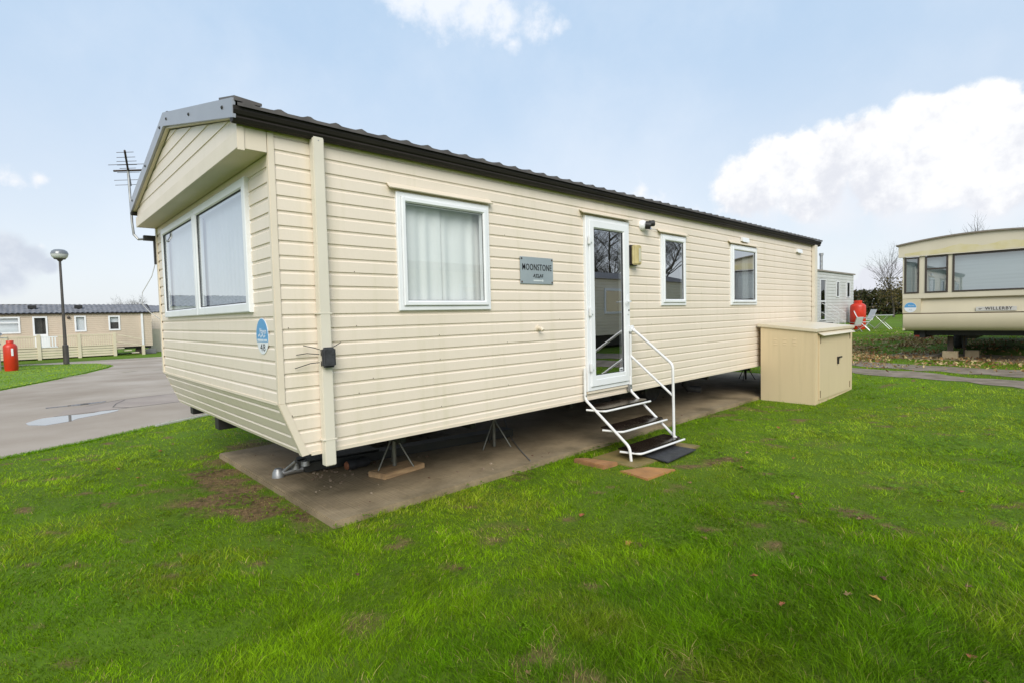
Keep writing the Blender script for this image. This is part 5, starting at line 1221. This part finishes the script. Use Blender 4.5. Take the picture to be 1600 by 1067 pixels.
# low broad-leaved weeds in patches and along the slab edge
n = 60000
x = rng.uniform(-4, 6.5, n); y = rng.uniform(-1.2, 11, n)
e_pad = np.exp(-np.maximum(np.abs(x - .12) - .0, 0) / .22) * (y > .3) * 1.0 + np.exp(-np.abs(y - .2) / .15) * (x < .3) * (x > -1.2) * .5
wt = sm(.60, .74, fbm(x, y, .5, 81)) * .5 + e_pad * sm(.35, .6, fbm(x, y, .3, 82)) * .95
k = keep(x, y) & (rng.random(n) < wt) & (np.hypot(x - CX, y - CY) > 1.3)
x, y = x[k], y[k]; n = len(x)
ang = rng.uniform(0, 6.283, n); V = []; L_ = []
sz = (.007 + .007 * rng.random(n)) * np.clip(np.hypot(x - CX, y - CY) / 4, .8, 1.6); zz_ = .014 + .03 * rng.random(n)
cc = np.array([.10, .20, .006]) * (.7 + .9 * rng.random((n, 1))) + np.array([.03, .03, .0]) * rng.random((n, 1))
for j in range(3):
    a = ang + j * 2.094; dx_, dy_ = np.cos(a), np.sin(a)
    tl = rng.uniform(-.35, .45, n) * sz
    p0 = np.stack([x, y, zz_], 1); p1 = np.stack([x + (dx_ * .9 - dy_ * .55) * sz, y + (dy_ * .9 + dx_ * .55) * sz, zz_ + tl], 1)
    p2 = np.stack([x + dx_ * 1.6 * sz, y + dy_ * 1.6 * sz, zz_ + tl * 1.2], 1); p3 = np.stack([x + (dx_ * .9 + dy_ * .55) * sz, y + (dy_ * .9 - dx_ * .55) * sz, zz_ + tl], 1)
    V.append(np.stack([p0, p1, p2, p3], 1).reshape(-1, 3))
V = np.concatenate(V)
tag(np_mesh('clover', V, np.arange(len(V)), np.arange(len(V) // 4) * 4, GRASSM, np.concatenate([np.repeat(cc, 4, 0)] * 3)), kind='stuff')

# ------------------------------------------------------------------ fallen leaves
def leaf_mesh(nm, seed, col):
    r = random.Random(seed); mb = MB(); out = []
    for k in range(11):
        a = -math.pi * .9 + k * math.pi * 1.8 / 10; rr_ = (1 if k % 2 == 0 else .62) * r.uniform(.85, 1.1)
        out.append((rr_ * math.cos(a), rr_ * .8 * math.sin(a), .28 * rr_ * math.sin(a) ** 2 + r.uniform(0, .2)))
    mb.add([(0, 0, .0)] + out, [(0, i, i + 1) for i in range(1, 11)])
    mb.tube([(0, 0, .01), (-.9, .1, .12)], .05, 4)
    o = mb.build(nm, pm('leaf_%d' % seed, col, tuple(q * .55 for q in col), 1.2, .6), recalc=False); return o
kinds = [leaf_mesh('fallen_leaf', 1, (.33, .10, .03)), leaf_mesh('fallen_leaf', 2, (.30, .17, .07)), leaf_mesh('fallen_leaf', 3, (.13, .045, .025)), leaf_mesh('fallen_leaf', 4, (.50, .28, .05))]
spots = [(3.32, .60, 3, .026), (2.88, 1.55, 0, .022), (3.1, 1.9, 1, .028), (2.35, 3.35, 1, .03), (2.42, 3.2, 0, .024), (1.65, 3.9, 0, .03), (1.9, 4.6, 0, .026), (3.2, 4.0, 2, .03), (3.9, 3.6, 0, .03), (4.3, 4.9, 3, .035), (4.7, 3.2, 1, .03),
         (3.55, 2.45, 2, .026), (3.9, 2.9, 2, .024), (4.35, 2.1, 1, .03), (4.2, 1.7, 2, .026), (3.7, 1.5, 1, .022), (4.9, 2.4, 0, .03), (-3.3, -.6, 0, .035), (-3.9, -.1, 0, .03), (-2.7, -.5, 3, .025), (-4.2, .1, 1, .03), (.9, .1, 2, .02), (1.3, .6, 2, .022), (2.3, 0.2, 1, .02)]
for k in range(36):
    rr_ = 3 * (26 / 3) ** random.random(); a = math.radians(random.uniform(-2, 50))
    fx, fy = CF.x / math.hypot(CF.x, CF.y), CF.y / math.hypot(CF.x, CF.y)
    x = CX + rr_ * (fx * math.cos(a) + fy * math.sin(a)); y = CY + rr_ * (fy * math.cos(a) - fx * math.sin(a))
    if keep(np.array([x]), np.array([y]))[0] and x > .4: spots.append((x, y, random.choice((0, 0, 1, 1, 2, 3)), random.uniform(.026, .04)))
used = set()
LLAB = ['russet fallen leaf lying flat on the green lawn', 'tan curled fallen leaf lying on the lawn', 'dark brown fallen leaf sunk among the grass blades', 'bright yellow fallen leaf lying on the lawn']
for (x, y, k, s) in spots:
    o = kinds[k] if k not in used else kinds[k].copy()
    if k in used: COL.objects.link(o)
    used.add(k)
    o.location = (x, y, hgt(x, y) + .022); o.scale = (s * 1.0,) * 3; o.rotation_euler = (random.uniform(-.25, .25), random.uniform(-.25, .25), random.uniform(0, 6.28))
    tag(o, LLAB[k], 'leaf', ['russet', 'tan', 'dark brown', 'yellow'][k] + ' leaves on the lawn')
# leaf litter round the older caravan and the tracks
n = 9500
n1 = int(n * .85); x = np.concatenate([rng.normal(-.7, 1.5, n1), rng.uniform(-1, 5, n - n1)]); y = np.concatenate([rng.normal(20.5, 3.0, n1), rng.normal(16.0, .9, n - n1)])
k = (rng.random(n) < sm(.36, .62, fbm(x, y, .9, 91)) + .1) & (y > 11.5)
x, y = x[k], y[k]; z = hgt_np(x, y) + np.where((x > .15) & (y > 16.8), 0.04, .055) + .02 * rng.random(len(x))
lc = np.array([[.36, .17, .06], [.42, .31, .14], [.20, .12, .06], [.50, .38, .19]])[rng.integers(0, 4, len(x))] * (.6 + .7 * rng.random((len(x), 1)))
tag(leaf_cloud(np.stack([x, y, z], 1), .042, lc, 'leaf_litter', DRYM), kind='stuff')
# crumbs of debris on the slab
mb = MB(); r_ = random.Random(9)
for k in range(150):
    x = r_.uniform(-2.6, 0.0); y = .4 + abs(r_.gauss(0, 2.6)); s = r_.uniform(.006, .02)
    if k < 60: x = r_.gauss(-1.3, .3); y = .75 + abs(r_.gauss(0, .35))
    if y > 11: continue
    mb.hexa([(x - s, y - s * .6, .05), (x + s, y - s * .7, .05), (x + s * .8, y + s * .6, .05), (x - s, y + s * .5, .05)], [(x - s * .6, y - s * .4, .056 + s * .6), (x + s * .5, y - s * .5, .055 + s * .5), (x + s * .5, y + s * .3, .056 + s * .7), (x - s * .5, y + s * .3, .055 + s * .5)])
tag(mb.build('grit', pm('debris_brown', (.10, .055, .03), (.30, .24, .17), 3, .9)), kind='stuff')
